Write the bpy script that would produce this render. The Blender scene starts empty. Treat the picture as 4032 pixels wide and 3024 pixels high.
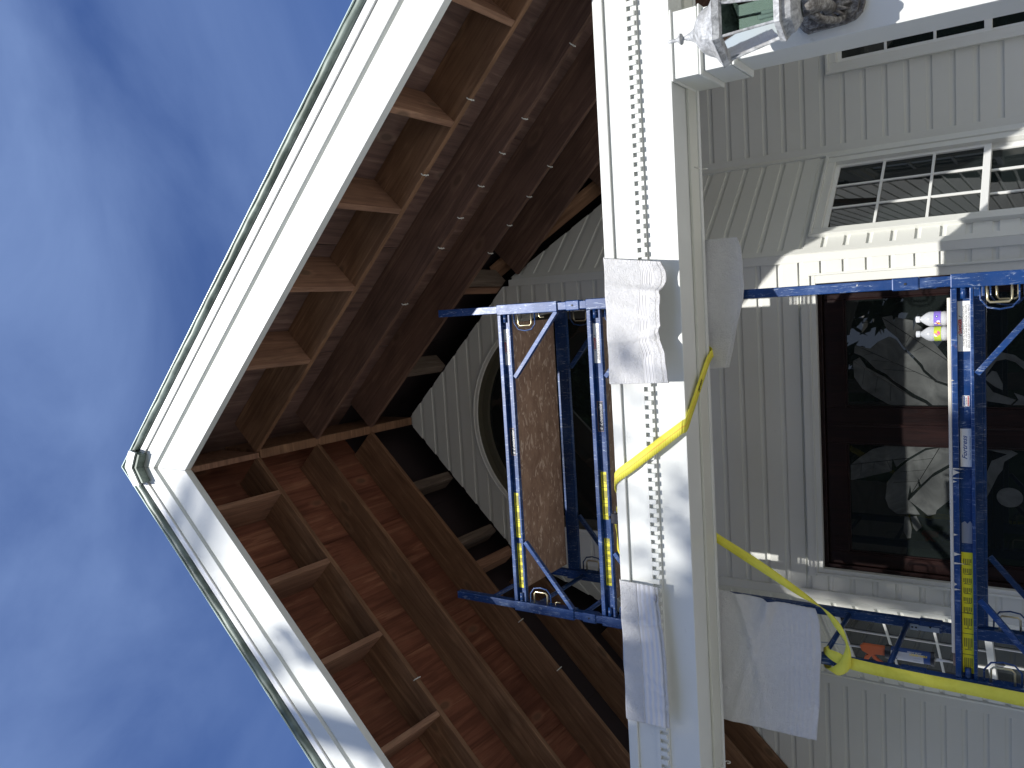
import bpy, bmesh, math, random
from mathutils import Vector, Matrix
random.seed(7)
C = bpy.context.scene.collection
R = math.radians
H = 1.6                      # camera height above the porch floor; everything is lifted by it at the end

# ---------------------------------------------------------------- camera
P_, YAW, ROLL = 0.5901, 0.10506, -0.00224
f = Vector((-math.sin(YAW)*math.cos(P_), math.cos(YAW)*math.cos(P_), math.sin(P_)))
r0 = Vector((math.cos(YAW), math.sin(YAW), 0)); u0 = r0.cross(f)
rt = r0*math.cos(ROLL)+u0*math.sin(ROLL); up = u0*math.cos(ROLL)-r0*math.sin(ROLL)
cam = bpy.data.cameras.new('camera'); camo = bpy.data.objects.new('camera', cam); C.objects.link(camo)
m = Matrix.Identity(4)       # the phone was held sideways: image right is the world's down
for i, v in enumerate((-up, rt, -f)):
    for j in range(3): m[j][i] = v[j]
m.translation = Vector((0, 0, 0)); camo.matrix_world = m
cam.sensor_width = 36; cam.lens = 3208/4032*36; cam.clip_start = .05; cam.clip_end = 2000
bpy.context.scene.camera = camo

# ---------------------------------------------------------------- sky and sun
SUN_EL = 43.0
w = bpy.data.worlds.new('World'); bpy.context.scene.world = w; w.use_nodes = True
nt = w.node_tree; nt.nodes.clear()
def N(t, ty, **k):
    n = t.nodes.new(ty)
    for a, b in k.items(): setattr(n, a, b)
    return n
out = N(nt, 'ShaderNodeOutputWorld'); bg = N(nt, 'ShaderNodeBackground')
sky = N(nt, 'ShaderNodeTexSky', sky_type='NISHITA', sun_disc=False, sun_elevation=R(SUN_EL), sun_rotation=R(180), altitude=0, air_density=1.0, dust_density=.6, ozone_density=2.2)
tc = N(nt, 'ShaderNodeTexCoord'); mp = N(nt, 'ShaderNodeMapping'); mp.inputs['Scale'].default_value = (1.5, 1.5, 5.2); mp.inputs['Rotation'].default_value = (.5, .5, .3)
nz = N(nt, 'ShaderNodeTexNoise'); nz.inputs['Scale'].default_value = 1.9; nz.inputs['Detail'].default_value = 9; nz.inputs['Roughness'].default_value = .52; nz.inputs['Distortion'].default_value = .35
rp = N(nt, 'ShaderNodeValToRGB'); rp.color_ramp.elements[0].position = .30; rp.color_ramp.elements[1].position = .84
rp.color_ramp.elements[0].color = (.03, .03, .03, 1); rp.color_ramp.elements[1].color = (.62, .62, .62, 1)
mx = N(nt, 'ShaderNodeMixRGB'); mx.inputs['Color2'].default_value = (2.75, 3.95, 6.7, 1)
L = nt.links.new
L(tc.outputs['Generated'], mp.inputs['Vector']); L(mp.outputs[0], nz.inputs['Vector']); L(nz.outputs['Fac'], rp.inputs[0])
tint = N(nt, 'ShaderNodeMixRGB', blend_type='MULTIPLY'); tint.inputs['Fac'].default_value = 1; tint.inputs['Color2'].default_value = (.62, .76, 1.14, 1)
sx = N(nt, 'ShaderNodeSeparateXYZ'); L(tc.outputs['Generated'], sx.inputs[0])
mr = N(nt, 'ShaderNodeMapRange'); mr.inputs['From Min'].default_value = .66; mr.inputs['From Max'].default_value = .93; mr.inputs['To Min'].default_value = .25; mr.inputs['To Max'].default_value = 1.1; L(sx.outputs['Z'], mr.inputs['Value'])
ml = N(nt, 'ShaderNodeMath', operation='MULTIPLY'); L(rp.outputs[0], ml.inputs[0]); L(mr.outputs[0], ml.inputs[1])
L(sky.outputs[0], tint.inputs['Color1']); L(ml.outputs[0], mx.inputs['Fac']); L(tint.outputs[0], mx.inputs['Color1']); hz = N(nt, 'ShaderNodeMapRange', interpolation_type='SMOOTHSTEP'); hz.inputs['From Min'].default_value = .02; hz.inputs['From Max'].default_value = .60; hz.inputs['To Min'].default_value = .62; hz.inputs['To Max'].default_value = 0; L(sx.outputs['Z'], hz.inputs['Value'])
hm = N(nt, 'ShaderNodeMixRGB'); hm.inputs['Color2'].default_value = (6.6, 7.0, 6.8, 1)
L(hz.outputs[0], hm.inputs['Fac']); L(mx.outputs[0], hm.inputs['Color1']); L(hm.outputs[0], bg.inputs['Color']); L(bg.outputs[0], out.inputs[0])
bg.inputs['Strength'].default_value = .09
sd = bpy.data.lights.new('sun', 'SUN'); sd.energy = 3.75; sd.angle = R(.53); sd.color = (1, .965, .91)
so = bpy.data.objects.new('sun', sd); C.objects.link(so); so.rotation_euler = (R(90-SUN_EL), 0, 0)
vs = bpy.context.scene.view_settings; vs.view_transform = 'Standard'; vs.look = 'None'; vs.exposure = .56; vs.gamma = 1
bpy.context.scene.cycles.max_bounces = 8; bpy.context.scene.cycles.transparent_max_bounces = 16
bpy.context.scene.cycles.sample_clamp_indirect = 4

# ---------------------------------------------------------------- materials
def mat(name, col=(.8, .8, .8), rough=.5, metal=0, spec=.5, fn=None):
    m = bpy.data.materials.new(name); m.use_nodes = True; t = m.node_tree
    b = t.nodes['Principled BSDF']; b.inputs['Base Color'].default_value = (*col, 1); b.inputs['Roughness'].default_value = rough
    b.inputs['Metallic'].default_value = metal; b.inputs['Specular IOR Level'].default_value = spec
    if fn: fn(t, b)
    return m
def coord(t, scale=(1, 1, 1), rot=(0, 0, 0), rnd=0):
    tc = N(t, 'ShaderNodeTexCoord'); mp = N(t, 'ShaderNodeMapping'); mp.inputs['Scale'].default_value = scale; mp.inputs['Rotation'].default_value = rot
    src = tc.outputs['Object']
    if rnd:
        oi = N(t, 'ShaderNodeObjectInfo'); mu = N(t, 'ShaderNodeMath', operation='MULTIPLY'); mu.inputs[1].default_value = rnd
        t.links.new(oi.outputs['Random'], mu.inputs[0]); ad = N(t, 'ShaderNodeVectorMath', operation='ADD')
        t.links.new(src, ad.inputs[0]); t.links.new(mu.outputs[0], ad.inputs[1]); src = ad.outputs[0]
    t.links.new(src, mp.inputs['Vector']); return mp.outputs[0]
def noise(t, vec, s, d=5, r=.55, dist=0):
    n = N(t, 'ShaderNodeTexNoise'); n.inputs['Scale'].default_value = s; n.inputs['Detail'].default_value = d
    n.inputs['Roughness'].default_value = r; n.inputs['Distortion'].default_value = dist; t.links.new(vec, n.inputs['Vector']); return n.outputs['Fac']
def ramp(t, fac, stops):
    n = N(t, 'ShaderNodeValToRGB'); cr = n.color_ramp
    while len(cr.elements) < len(stops): cr.elements.new(.5)
    for e, (p, c) in zip(cr.elements, stops):
        e.position = p; e.color = (*c, 1) if len(c) == 3 else c
    t.links.new(fac, n.inputs[0]); return n.outputs[0]
def mix(t, fac, a, b, mode='MIX'):
    n = N(t, 'ShaderNodeMixRGB', blend_type=mode)
    for k, v in (('Fac', fac), ('Color1', a), ('Color2', b)):
        if hasattr(v, 'links'): t.links.new(v, n.inputs[k])
        elif k == 'Fac': n.inputs[k].default_value = v
        else: n.inputs[k].default_value = (*v, 1)
    return n.outputs[0]
def bump(t, b, h, st=.3, dist=.01):
    n = N(t, 'ShaderNodeBump'); n.inputs['Strength'].default_value = st; n.inputs['Distance'].default_value = dist
    t.links.new(h, n.inputs['Height']); t.links.new(n.outputs[0], b.inputs['Normal'])
W3 = lambda v: (v, v, v)

def paint_fn(base, dirt, amt=.5, brush=(1, 1, 6)):
    def fn(t, b):
        v = coord(t); big = noise(t, v, 1.7, 4); sm = noise(t, v, 14, 6, .7); sp = noise(t, v, 60, 3)
        k = ramp(t, big, [(.35, W3(0)), (.75, W3(amt))])
        c = mix(t, k, base, dirt)
        sc = ramp(t, sm, [(.66, W3(0)), (.74, W3(.35))]); c = mix(t, sc, c, tuple(x*.72 for x in dirt))
        t.links.new(c, b.inputs['Base Color'])
        vb = coord(t, brush); br = noise(t, vb, 22, 5, .6)
        ad = N(t, 'ShaderNodeMath', operation='ADD'); t.links.new(br, ad.inputs[0]); t.links.new(sp, ad.inputs[1])
        bump(t, b, ad.outputs[0], .25, .0016)
    return fn
M = {}
M['trim'] = mat('white_trim_paint', rough=.42, fn=paint_fn((.77, .79, .76), (.66, .68, .64), .5, (.6, 6, 6)))
M['siding'] = mat('white_siding_paint', rough=.5, fn=paint_fn((.71, .72, .68), (.63, .64, .60), .5, (.5, .5, 8)))
M['cream'] = mat('old_cream_paint', rough=.55, fn=paint_fn((.70, .71, .64), (.61, .61, .53), .6, (.6, 6, 6)))
M['sash'] = mat('white_sash_vinyl', (.78, .79, .77), .35)
M['archshade'] = mat('shaded_white_frame', (.085, .08, .055), .5)  # white arch sash and reveal, their recess shade put into the colour
M['drip'] = mat('white_metal_edge', (.9, .9, .89), .3, .15)
def roofm(t, b):
    v = coord(t, (1, 1, 1)); n = noise(t, v, 5, 3); c = ramp(t, n, [(.4, (.09, .12, .10)), (.6, (.22, .27, .24))]); t.links.new(c, b.inputs['Base Color'])
M['roofmetal'] = mat('grey_green_roof_metal', (.2, .25, .22), .45, .1, fn=roofm)
M['cap'] = mat('bright_ridge_metal', (.7, .72, .7), .38, .55)
M['hem'] = mat('pale_green_metal_hem', (.62, .74, .68), .35, .3)

def wood_fn(c1, c2, c3, knots=True, along=0, dark=.0, seam=False, sc=1.0):
    def fn(t, b):
        s = [16*sc]*3; s[along] = 1.1*sc
        v = coord(t, tuple(s), rnd=37.0)
        g = noise(t, v, 1.0, 6, .6, 1.6)
        s2 = [90]*3; s2[along] = 3; fine = noise(t, coord(t, tuple(s2), rnd=11.0), 1, 4, .6)
        wv = N(t, 'ShaderNodeMath', operation='SINE'); mu = N(t, 'ShaderNodeMath', operation='MULTIPLY'); mu.inputs[1].default_value = 42
        t.links.new(g, mu.inputs[0]); t.links.new(mu.outputs[0], wv.inputs[0])
        md = N(t, 'ShaderNodeMath', operation='MULTIPLY_ADD'); md.inputs[1].default_value = .5; md.inputs[2].default_value = .5; t.links.new(wv.outputs[0], md.inputs[0])
        base = ramp(t, g, [(.3, c1), (.52, c2), (.75, c3)])
        c = mix(t, md.outputs[0], mix(t, .28, base, c1), base)
        c = mix(t, ramp(t, fine, [(.45, W3(0)), (.75, W3(.35))]), c, tuple(x*.5 for x in c1))
        blot = noise(t, coord(t, (1.3, 1.3, 1.3), rnd=5.0), 1.4, 3)
        c = mix(t, ramp(t, blot, [(.45, W3(0)), (.7, W3(.5))]), c, tuple(x*.55 for x in c1))
        if knots:
            ks = [3.1]*3; ks[along] = 1.5
            vo = N(t, 'ShaderNodeTexVoronoi'); vo.inputs['Scale'].default_value = 1.25; t.links.new(coord(t, tuple(ks), rnd=23.0), vo.inputs['Vector'])
            kf = ramp(t, vo.outputs['Distance'], [(.075, W3(1)), (.13, W3(0))]); c = mix(t, kf, c, (.018, .012, .010))
            halo = ramp(t, vo.outputs['Distance'], [(.10, W3(.4)), (.2, W3(0))]); c = mix(t, halo, c, c3)
        t.links.new(c, b.inputs['Base Color']); b.inputs['Roughness'].default_value = .75
        b.inputs['Specular IOR Level'].default_value = .25
        bump(t, b, md.outputs[0], .25, .002)
    return fn
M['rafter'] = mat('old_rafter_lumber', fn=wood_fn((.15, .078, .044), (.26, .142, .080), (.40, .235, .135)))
M['rafterdark'] = mat('shadier_rafter_lumber', fn=wood_fn((.105, .060, .045), (.18, .102, .074), (.29, .17, .115)))  # darker copy of the rafter lumber, right-slope shade put into its colour
M['lookout'] = mat('old_lookout_lumber', fn=wood_fn((.19, .100, .064), (.31, .172, .108), (.45, .27, .17)))
M['ply'] = mat('sheathing_plywood', fn=wood_fn((.135, .050, .030), (.27, .105, .062), (.44, .215, .125), knots=True, along=1, sc=.62))
M['plysky'] = mat('sky_toned_sheathing_plywood', fn=wood_fn((.11, .068, .058), (.195, .12, .098), (.32, .215, .17), knots=True, along=1, sc=.62))  # right-slope plywood with the sky's cool reflection put into its colour
M['greywood'] = mat('weathered_grey_block', fn=wood_fn((.10, .075, .06), (.17, .13, .10), (.28, .23, .18), knots=False))
M['mahog'] = mat('dark_mahogany', fn=wood_fn((.008, .0035, .004), (.016, .006, .0055), (.028, .011, .009), knots=False, along=2))
M['mahog'].node_tree.nodes['Principled BSDF'].inputs['Roughness'].default_value = .35

def blue_fn(t, b):
    v = coord(t); a = noise(t, v, 9, 7, .72); s = noise(t, coord(t, (60, 8, 8)), 1.6, 5, .75, 1.2); ru = noise(t, v, 3.1, 8, .75)
    c = mix(t, ramp(t, noise(t, v, 3, 3), [(.35, W3(0)), (.7, W3(1))]), (.003, .028, .115), (.006, .052, .205))
    c = mix(t, ramp(t, a, [(.54, W3(0)), (.68, W3(.5))]), c, (.10, .17, .34))
    c = mix(t, ramp(t, s, [(.575, W3(0)), (.64, W3(.8))]), c, (.30, .36, .46))
    c = mix(t, ramp(t, noise(t, v, 26, 4, .7), [(.71, W3(0)), (.735, W3(1))]), c, (.60, .60, .56))
    c = mix(t, ramp(t, ru, [(.66, W3(0)), (.72, W3(.85))]), c, (.16, .055, .025))
    t.links.new(c, b.inputs['Base Color']); t.links.new(ramp(t, a, [(.3, W3(.28)), (.7, W3(.5))]), b.inputs['Roughness'])
    bump(t, b, a, .2, .001)
M['blue'] = mat('chipped_blue_enamel', (.01, .05, .25), .38, .1, fn=blue_fn)
def board_fn(t, b):
    v = coord(t, (1, 1.7, 1)); a = noise(t, v, 7, 6, .65, .6); k = noise(t, coord(t, (1, 2.2, 1)), 13, 4, .6, 1.0)
    c = ramp(t, a, [(.3, (.20, .13, .095)), (.55, (.30, .21, .155)), (.75, (.38, .275, .21))])
    c = mix(t, ramp(t, k, [(.56, W3(0)), (.63, W3(.75))]), c, (.62, .53, .44))
    c = mix(t, ramp(t, noise(t, v, 38, 3), [(.70, W3(0)), (.74, W3(.8))]), c, (.05, .03, .025))
    t.links.new(c, b.inputs['Base Color']); b.inputs['Roughness'].default_value = .75
M['deck'] = mat('splattered_deck_board', fn=board_fn)
M['splat'] = mat('cream_paint_edge', fn=paint_fn((.72, .70, .60), (.45, .36, .28), .7))
M['steel'] = mat('zinc_pin_steel', (.62, .55, .36), .3, .85)
M['galv'] = mat('bright_galvanised_collar', (.45, .5, .58), .35, .7)
def towel_fn(t, b):
    v = coord(t); a = noise(t, v, 150, 4, .7); c = noise(t, v, 30, 5, .65)
    ad = N(t, 'ShaderNodeMath', operation='ADD'); t.links.new(a, ad.inputs[0]); t.links.new(c, ad.inputs[1])
    t.links.new(mix(t, ramp(t, c, [(.35, W3(0)), (.7, W3(.5))]), (.80, .80, .80), (.70, .70, .715)), b.inputs['Base Color'])
    bump(t, b, ad.outputs[0], 1.0, .011); b.inputs['Sheen Weight'].default_value = .25
M['towel'] = mat('white_terry_cotton', (.8, .8, .83), .95, spec=.1, fn=towel_fn)
M['towelband'] = mat('white_flat_woven_band', (.76, .76, .77), .85, spec=.1)
M['towelgrey'] = mat('pale_hem_label', (.45, .45, .5), .8)
def strap_fn(t, b):
    v = coord(t); wv = N(t, 'ShaderNodeTexWave'); wv.inputs['Scale'].default_value = 24; wv.bands_direction = 'Z'
    t.links.new(v, wv.inputs['Vector']); t.links.new(mix(t, ramp(t, noise(t, v, 12, 4), [(.4, W3(0)), (.7, W3(1))]), (.86, .80, .10), (.78, .71, .07)), b.inputs['Base Color'])
    bump(t, b, wv.outputs['Fac'], .35, .0015)
M['strap'] = mat('yellow_polyester_webbing', (.75, .63, .03), .6, spec=.3, fn=strap_fn)
M['orange'] = mat('orange_stitching', (.85, .22, .03), .6)
M['black'] = mat('black_ink', (.012, .012, .014), .5)
M['dark'] = mat('dark_steel', (.05, .05, .055), .35, .6)
M['red'] = mat('red_ink', (.55, .03, .03), .5)
M['bluink'] = mat('blue_ink', (.02, .07, .25), .5)
M['paper'] = mat('white_vinyl_label', (.78, .78, .75), .4)
M['gold'] = mat('tan_label_border', (.45, .28, .2), .5)
M['yellow'] = mat('yellow_vinyl_label', (.78, .70, .02), .4)
M['silver'] = mat('silver_grey_label', (.35, .37, .44), .3, .4)
M['galvlabel'] = mat('pale_cartridge_label', (.6, .6, .62), .4)
M['navy'] = mat('navy_label', (.006, .015, .04), .4)
M['purple'] = mat('purple_label', (.25, .17, .62), .4)
M['lime'] = mat('lime_label', (.48, .62, .05), .4)
M['pink'] = mat('pink_ink', (.85, .10, .30), .5)
M['yel2'] = mat('warm_yellow_ink', (.9, .65, .04), .5)
M['gunorange'] = mat('orange_plastic', (.62, .15, .055), .45)
M['clip'] = mat('white_nylon', (.7, .7, .64), .5)
M['olive'] = mat('olive_fine_print', (.22, .20, .02), .5)
M['grout'] = mat('pencil_grey', (.4, .41, .4), .7)
def glassy(name, col, rough=.02, spec=.5):
    return mat(name, col, rough, 0, spec)
M['pane'] = glassy('dark_window_glass', (.012, .016, .016), .015, .55)
M['doorglass'] = glassy('dark_door_glass', (.010, .013, .013), .012, .5)
def etch_fn(t, b):
    v = coord(t, (1, 1, 1)); n = noise(t, v, 5, 5, .6, 2); t.links.new(ramp(t, n, [(.3, (.032, .036, .036)), (.7, (.085, .092, .090))]), b.inputs['Base Color'])
M['etch'] = mat('sandblasted_glass', (.1, .11, .11), .5, spec=.3, fn=etch_fn)
def clear(name, tint, fac, rough=.02, glosscol=(1, 1, 1)):
    m = bpy.data.materials.new(name); m.use_nodes = True; t = m.node_tree; t.nodes.clear()
    o = N(t, 'ShaderNodeOutputMaterial'); tr = N(t, 'ShaderNodeBsdfTransparent'); tr.inputs[0].default_value = (*tint, 1)
    gl = N(t, 'ShaderNodeBsdfGlossy'); gl.inputs['Roughness'].default_value = rough; gl.inputs['Color'].default_value = (*glosscol, 1)
    fr = N(t, 'ShaderNodeFresnel'); fr.inputs[0].default_value = 1.5; ms = N(t, 'ShaderNodeMixShader')
    ad = N(t, 'ShaderNodeMath', operation='ADD'); ad.inputs[1].default_value = fac; t.links.new(fr.outputs[0], ad.inputs[0])
    t.links.new(ad.outputs[0], ms.inputs[0]); t.links.new(tr.outputs[0], ms.inputs[1]); t.links.new(gl.outputs[0], ms.inputs[2]); t.links.new(ms.outputs[0], o.inputs[0])
    return m
M['lampglass'] = clear('lantern_glass', (.42, .50, .46), .02)
def milky(name):
    m = bpy.data.materials.new(name); m.use_nodes = True; t = m.node_tree; b = t.nodes['Principled BSDF']
    b.inputs['Base Color'].default_value = (.75, .77, .78, 1); b.inputs['Roughness'].default_value = .18; b.inputs['Alpha'].default_value = .62
    return m
M['bottle'] = milky('milky_bottle_plastic')
M['capwhite'] = mat('white_cap_plastic', (.8, .82, .83), .4)
def pewter(t, b):
    v = coord(t); a = noise(t, v, 38, 6, .7, .5); k = noise(t, v, 9, 3)
    c = ramp(t, a, [(.32, (.20, .21, .215)), (.5, (.42, .435, .45)), (.62, (.58, .60, .61))])
    c = mix(t, ramp(t, k, [(.5, W3(0)), (.7, W3(.35))]), c, (.26, .24, .21)); t.links.new(c, b.inputs['Base Color']); bump(t, b, a, .5, .002)
M['pewter'] = mat('oxidised_white_metal', (.6, .6, .6), .6, .15, fn=pewter)
def pewd(t, b):
    v = coord(t); a = noise(t, v, 45, 6, .7, .5)
    t.links.new(ramp(t, a, [(.35, (.06, .055, .05)), (.5, (.16, .15, .14)), (.68, (.40, .40, .39))]), b.inputs['Base Color']); bump(t, b, a, .6, .003)
M['pewterdark'] = mat('dark_oxidised_metal', (.2, .2, .2), .55, .3, fn=pewd)
def ground_fn(t, b):
    v = coord(t); a = noise(t, v, 2.2, 8, .6); t.links.new(ramp(t, a, [(.3, (.35, .335, .30)), (.7, (.45, .43, .385))]), b.inputs['Base Color']); b.inputs['Roughness'].default_value = .9
M['paving'] = mat('pale_concrete_paving', fn=ground_fn)
def grass_fn(t, b):
    v = coord(t); a = noise(t, v, 3, 8, .7); t.links.new(ramp(t, a, [(.3, (.03, .055, .012)), (.7, (.08, .12, .03))]), b.inputs['Base Color']); b.inputs['Roughness'].default_value = .9
M['lawn'] = mat('lawn_green', fn=grass_fn)
M['leaf'] = mat('tree_leaf_green', (.045, .085, .02), .5)
M['frond'] = mat('palm_frond_green', (.06, .10, .025), .45)
M['bark'] = mat('tree_bark', fn=wood_fn((.10, .08, .06), (.16, .13, .10), (.22, .18, .14), knots=False, along=2))
M['atticshade'] = mat('attic_shade_boards', (.030, .020, .022), .9)  # sheathing behind the third rafter, attic darkness put into its colour
M['slate'] = mat('grey_interior', (.02, .02, .022), .9)

# ---------------------------------------------------------------- mesh builder
class MB:
    def __init__(s, T=None): s.v = []; s.f = []; s.m = []; s.T = T
    def add(s, vs, fs, mi=0):
        o = len(s.v)
        for p in vs: s.v.append(Vector(s.T(*p)) if s.T else Vector(p))
        for q in fs: s.f.append(tuple(i+o for i in q)); s.m.append(mi)
        return s
    def box(s, x0, x1, y0, y1, z0, z1, mi=0):
        vs = [(x, y, z) for x in (x0, x1) for y in (y0, y1) for z in (z0, z1)]
        return s.add(vs, [(0, 1, 3, 2), (4, 6, 7, 5), (0, 4, 5, 1), (2, 3, 7, 6), (0, 2, 6, 4), (1, 5, 7, 3)], mi)
    def prism(s, poly, a0, a1, axis='y', mi=0):
        n = len(poly); vs = []
        for a in (a0, a1):
            for p, q in poly: vs.append({'y': (p, a, q), 'x': (a, p, q), 'z': (p, q, a)}[axis])
        fs = [tuple(range(n)), tuple(reversed(range(n, 2*n)))]+[(i, i+n, (i+1) % n+n, (i+1) % n) for i in range(n)]
        return s.add(vs, fs, mi)
    def tube(s, pts, r, n=8, mi=0, caps=True, sq=False):
        pts = [Vector(p) for p in pts]; rs = r if isinstance(r, (list, tuple)) else [r]*len(pts); vs = []; prev = None
        if sq: n = 4
        for i, p in enumerate(pts):
            d = (pts[min(i+1, len(pts)-1)]-pts[max(i-1, 0)]).normalized()
            ref = Vector((0, 1, 0)) if abs(d.y) < .9 else Vector((0, 0, 1))
            a = d.cross(ref).normalized() if prev is None else (prev-d*prev.dot(d)).normalized()
            prev = a; b = d.cross(a)
            for k in range(n):
                an = 2*math.pi*(k+(.5 if sq else 0))/n; rr = rs[i]*(1.41421 if sq else 1)
                vs.append(p+a*math.cos(an)*rr+b*math.sin(an)*rr)
        fs = []
        for i in range(len(pts)-1):
            for k in range(n): fs.append((i*n+k, i*n+(k+1) % n, (i+1)*n+(k+1) % n, (i+1)*n+k))
        if caps: fs += [tuple(reversed(range(n))), tuple(range((len(pts)-1)*n, len(pts)*n))]
        return s.add(vs, fs, mi)
    def lathe(s, c, prof, n=24, mi=0, rot=0, sx=1):
        vs = [(c[0]+r*math.cos(rot+2*math.pi*k/n), c[1]+r*math.sin(rot+2*math.pi*k/n), c[2]+z) for r, z in prof for k in range(n)]
        fs = [(i*n+k, i*n+(k+1) % n, (i+1)*n+(k+1) % n, (i+1)*n+k) for i in range(len(prof)-1) for k in range(n)]
        fs += [tuple(reversed(range(n))), tuple(range((len(prof)-1)*n, len(prof)*n))]
        return s.add(vs, fs, mi)
    def grid(s, fn, nu, nv, mi=None):
        vs = [fn(i/nu, j/nv) for j in range(nv+1) for i in range(nu+1)]
        o = len(s.v); s.add(vs, [])
        for j in range(nv):
            for i in range(nu):
                a = o+j*(nu+1)+i; s.f.append((a, a+1, a+nu+2, a+nu+1)); s.m.append(mi(i/nu, j/nv) if mi else 0)
        return s
    def build(s, name, mats, parent=None, smooth=False, bevel=0, solid=0, off=0, loc=None, mw=None, recalc=True):
        if not isinstance(mats, (list, tuple)): mats = [mats]
        me = bpy.data.meshes.new(name); me.from_pydata([tuple(p) for p in s.v], [], s.f); me.update()
        for mm in mats: me.materials.append(M[mm] if isinstance(mm, str) else mm)
        for p, mi in zip(me.polygons, s.m): p.material_index = mi; p.use_smooth = smooth
        if recalc:
            bm = bmesh.new(); bm.from_mesh(me); bmesh.ops.recalc_face_normals(bm, faces=bm.faces[:]); bm.to_mesh(me); bm.free()
        o = bpy.data.objects.new(name, me); C.objects.link(o)
        if mw is None: # vertices are world coordinates: origin goes to loc or stays with the root
            org = Vector(loc) if loc is not None else (WL[parent.name] if parent else Vector((0, 0, 0)))
            for vtx in me.vertices: vtx.co -= org
            mw = Matrix.Translation(org)
        if parent: o.parent = parent; o.matrix_parent_inverse = Matrix.Identity(4); o.matrix_basis = WM[parent.name].inverted() @ mw
        else: o.matrix_basis = mw
        WL[o.name] = mw.translation.copy(); WM[o.name] = mw.copy()
        if solid: md = o.modifiers.new('thickness', 'SOLIDIFY'); md.thickness = solid; md.offset = off
        if bevel: md = o.modifiers.new('bevel', 'BEVEL'); md.width = bevel; md.segments = 2; md.limit_method = 'ANGLE'; md.angle_limit = R(40)
        return o
WL = {}; WM = {}
def thing(name, label, cat, loc, group=None):
    o = bpy.data.objects.new(name, None); C.objects.link(o); o.location = loc; o['label'] = label; o['category'] = cat
    o.empty_display_size = .2
    if group: o['group'] = group
    WL[o.name] = Vector(loc); WM[o.name] = Matrix.Translation(Vector(loc)); return o
def tag(o, label, cat, group=None):
    o['label'] = label; o['category'] = cat
    if group: o['group'] = group
    return o
def frame(p0, d, n): return lambda s, o, z: (p0[0]+d[0]*s+n[0]*o, p0[1]+d[1]*s+n[1]*o, z)
Q = math.sqrt(.5)

# ---------------------------------------------------------------- ground
g = MB().box(-400, 400, -400, 400, -H-.5, -H-.02).build('lawn', 'lawn'); g['kind'] = 'structure'
g = MB().box(-9, 8, -8, 12, -H-.02, -H).build('paving', 'paving'); g['kind'] = 'structure'

# ================================================================= HOUSE
house = thing('house', 'white clapboard house with an open gabled porch, bay entrance and bare roof framing', 'house', (-.93, 6.5, -H))
RC, LC = 4.13, 6.05           # rafter undersides: x+z=RC on the right slope, z-x=LC on the left slope
RX = (RC-LC)/2; RZ = (RC+LC)/2 # ridge of the rafter undersides
DK = .435                      # vertical depth of a rafter

PIT = .145; PH = 1.492
PROF = [(0, -.011), (0, 0), (.055, 0), (.106, 0), (.109, -.004), (.115, -.008), (.123, -.0102), (.132, -.011), (PIT, -.011)]
def siding(T, s0, s1, z0, z1, holes, name, mt='siding', clip=None, arch=None):
    b = MB(T); k = math.floor((z0-PH)/PIT)-1
    while PH+k*PIT < z1:
        zc = PH+k*PIT; k += 1; rows = []
        for (a, oa), (c, oc) in zip(PROF[:-1], PROF[1:]): rows.append((zc+a, oa, zc+c, oc))
        for (za, oa, zb, ob) in rows:
            cuts = sorted({za, zb}|{h for H_ in holes for h in H_[2:4] if za < h < zb}|{h for h in (z0, z1) if za < h < zb})
            if za == zb: segs = [(za, oa, zb, ob)]
            else: segs = [(c0, oa+(ob-oa)*(c0-za)/(zb-za), c1, oa+(ob-oa)*(c1-za)/(zb-za)) for c0, c1 in zip(cuts[:-1], cuts[1:])]
            for (a, p, c, q) in segs:
                mid = (a+c)/2
                if mid < z0 or mid > z1: continue
                iv = [(s0, s1)]
                hs = [(h[0], h[1]) for h in holes if h[2] <= mid <= h[3]]
                if arch:
                    cx, cz, rr, zb_ = arch
                    if zb_ < mid < cz: hs.append((cx-rr, cx+rr))
                    elif cz <= mid < cz+rr: e = math.sqrt(rr*rr-(mid-cz)**2); hs.append((cx-e, cx+e))
                for h0, h1 in hs:
                    nv = []
                    for i0, i1 in iv:
                        if h1 <= i0 or h0 >= i1: nv.append((i0, i1)); continue
                        if h0 > i0: nv.append((i0, h0))
                        if h1 < i1: nv.append((h1, i1))
                    iv = nv
                for i0, i1 in iv: b.add([(i0, p, a), (i1, p, a), (i1, q, c), (i0, q, c)], [(0, 1, 2, 3)])
    o = b.build(name, mt, house, recalc=False)
    if clip:
        me = o.data; bm = bmesh.new(); bm.from_mesh(me)
        for co, no in clip:
            bmesh.ops.bisect_plane(bm, geom=bm.verts[:]+bm.edges[:]+bm.faces[:], plane_co=Vector(co)-WL['house'], plane_no=Vector(no), clear_outer=True)
        bm.to_mesh(me); bm.free()
    return o
CLR = [((RX, 0, RZ+.05), (1, 0, 1)), ((RX, 0, RZ+.05), (-1, 0, 1))]
BR, BL, BY = .276, -2.137, 5.82            # bay corners
TC = frame((0, BY), (1, 0), (0, -1))
TR = frame((BR, BY), (Q, Q), (Q, -Q))
TL = frame((BL, BY), (-Q, Q), (-Q, -Q))
SR, SL = 1.10, 1.48
RBx, RBy = BR+SR*Q, BY+SR*Q; LBx, LBy = BL-SL*Q, BY+SL*Q
TRB = frame((0, RBy), (1, 0), (0, -1)); TLB = frame((0, LBy), (1, 0), (0, -1))
AR = (-.928, 3.40, .93, 2.5)                 # arched window: centre, radius, sill height
DX0, DX1, DZ = -1.92, .07, 1.37              # door opening
siding(TC, BL+.05, BR-.05, -H, 6, [(DX0-.01, DX1+.01, -H, DZ+.01)], 'siding', clip=CLR, arch=AR)
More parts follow.
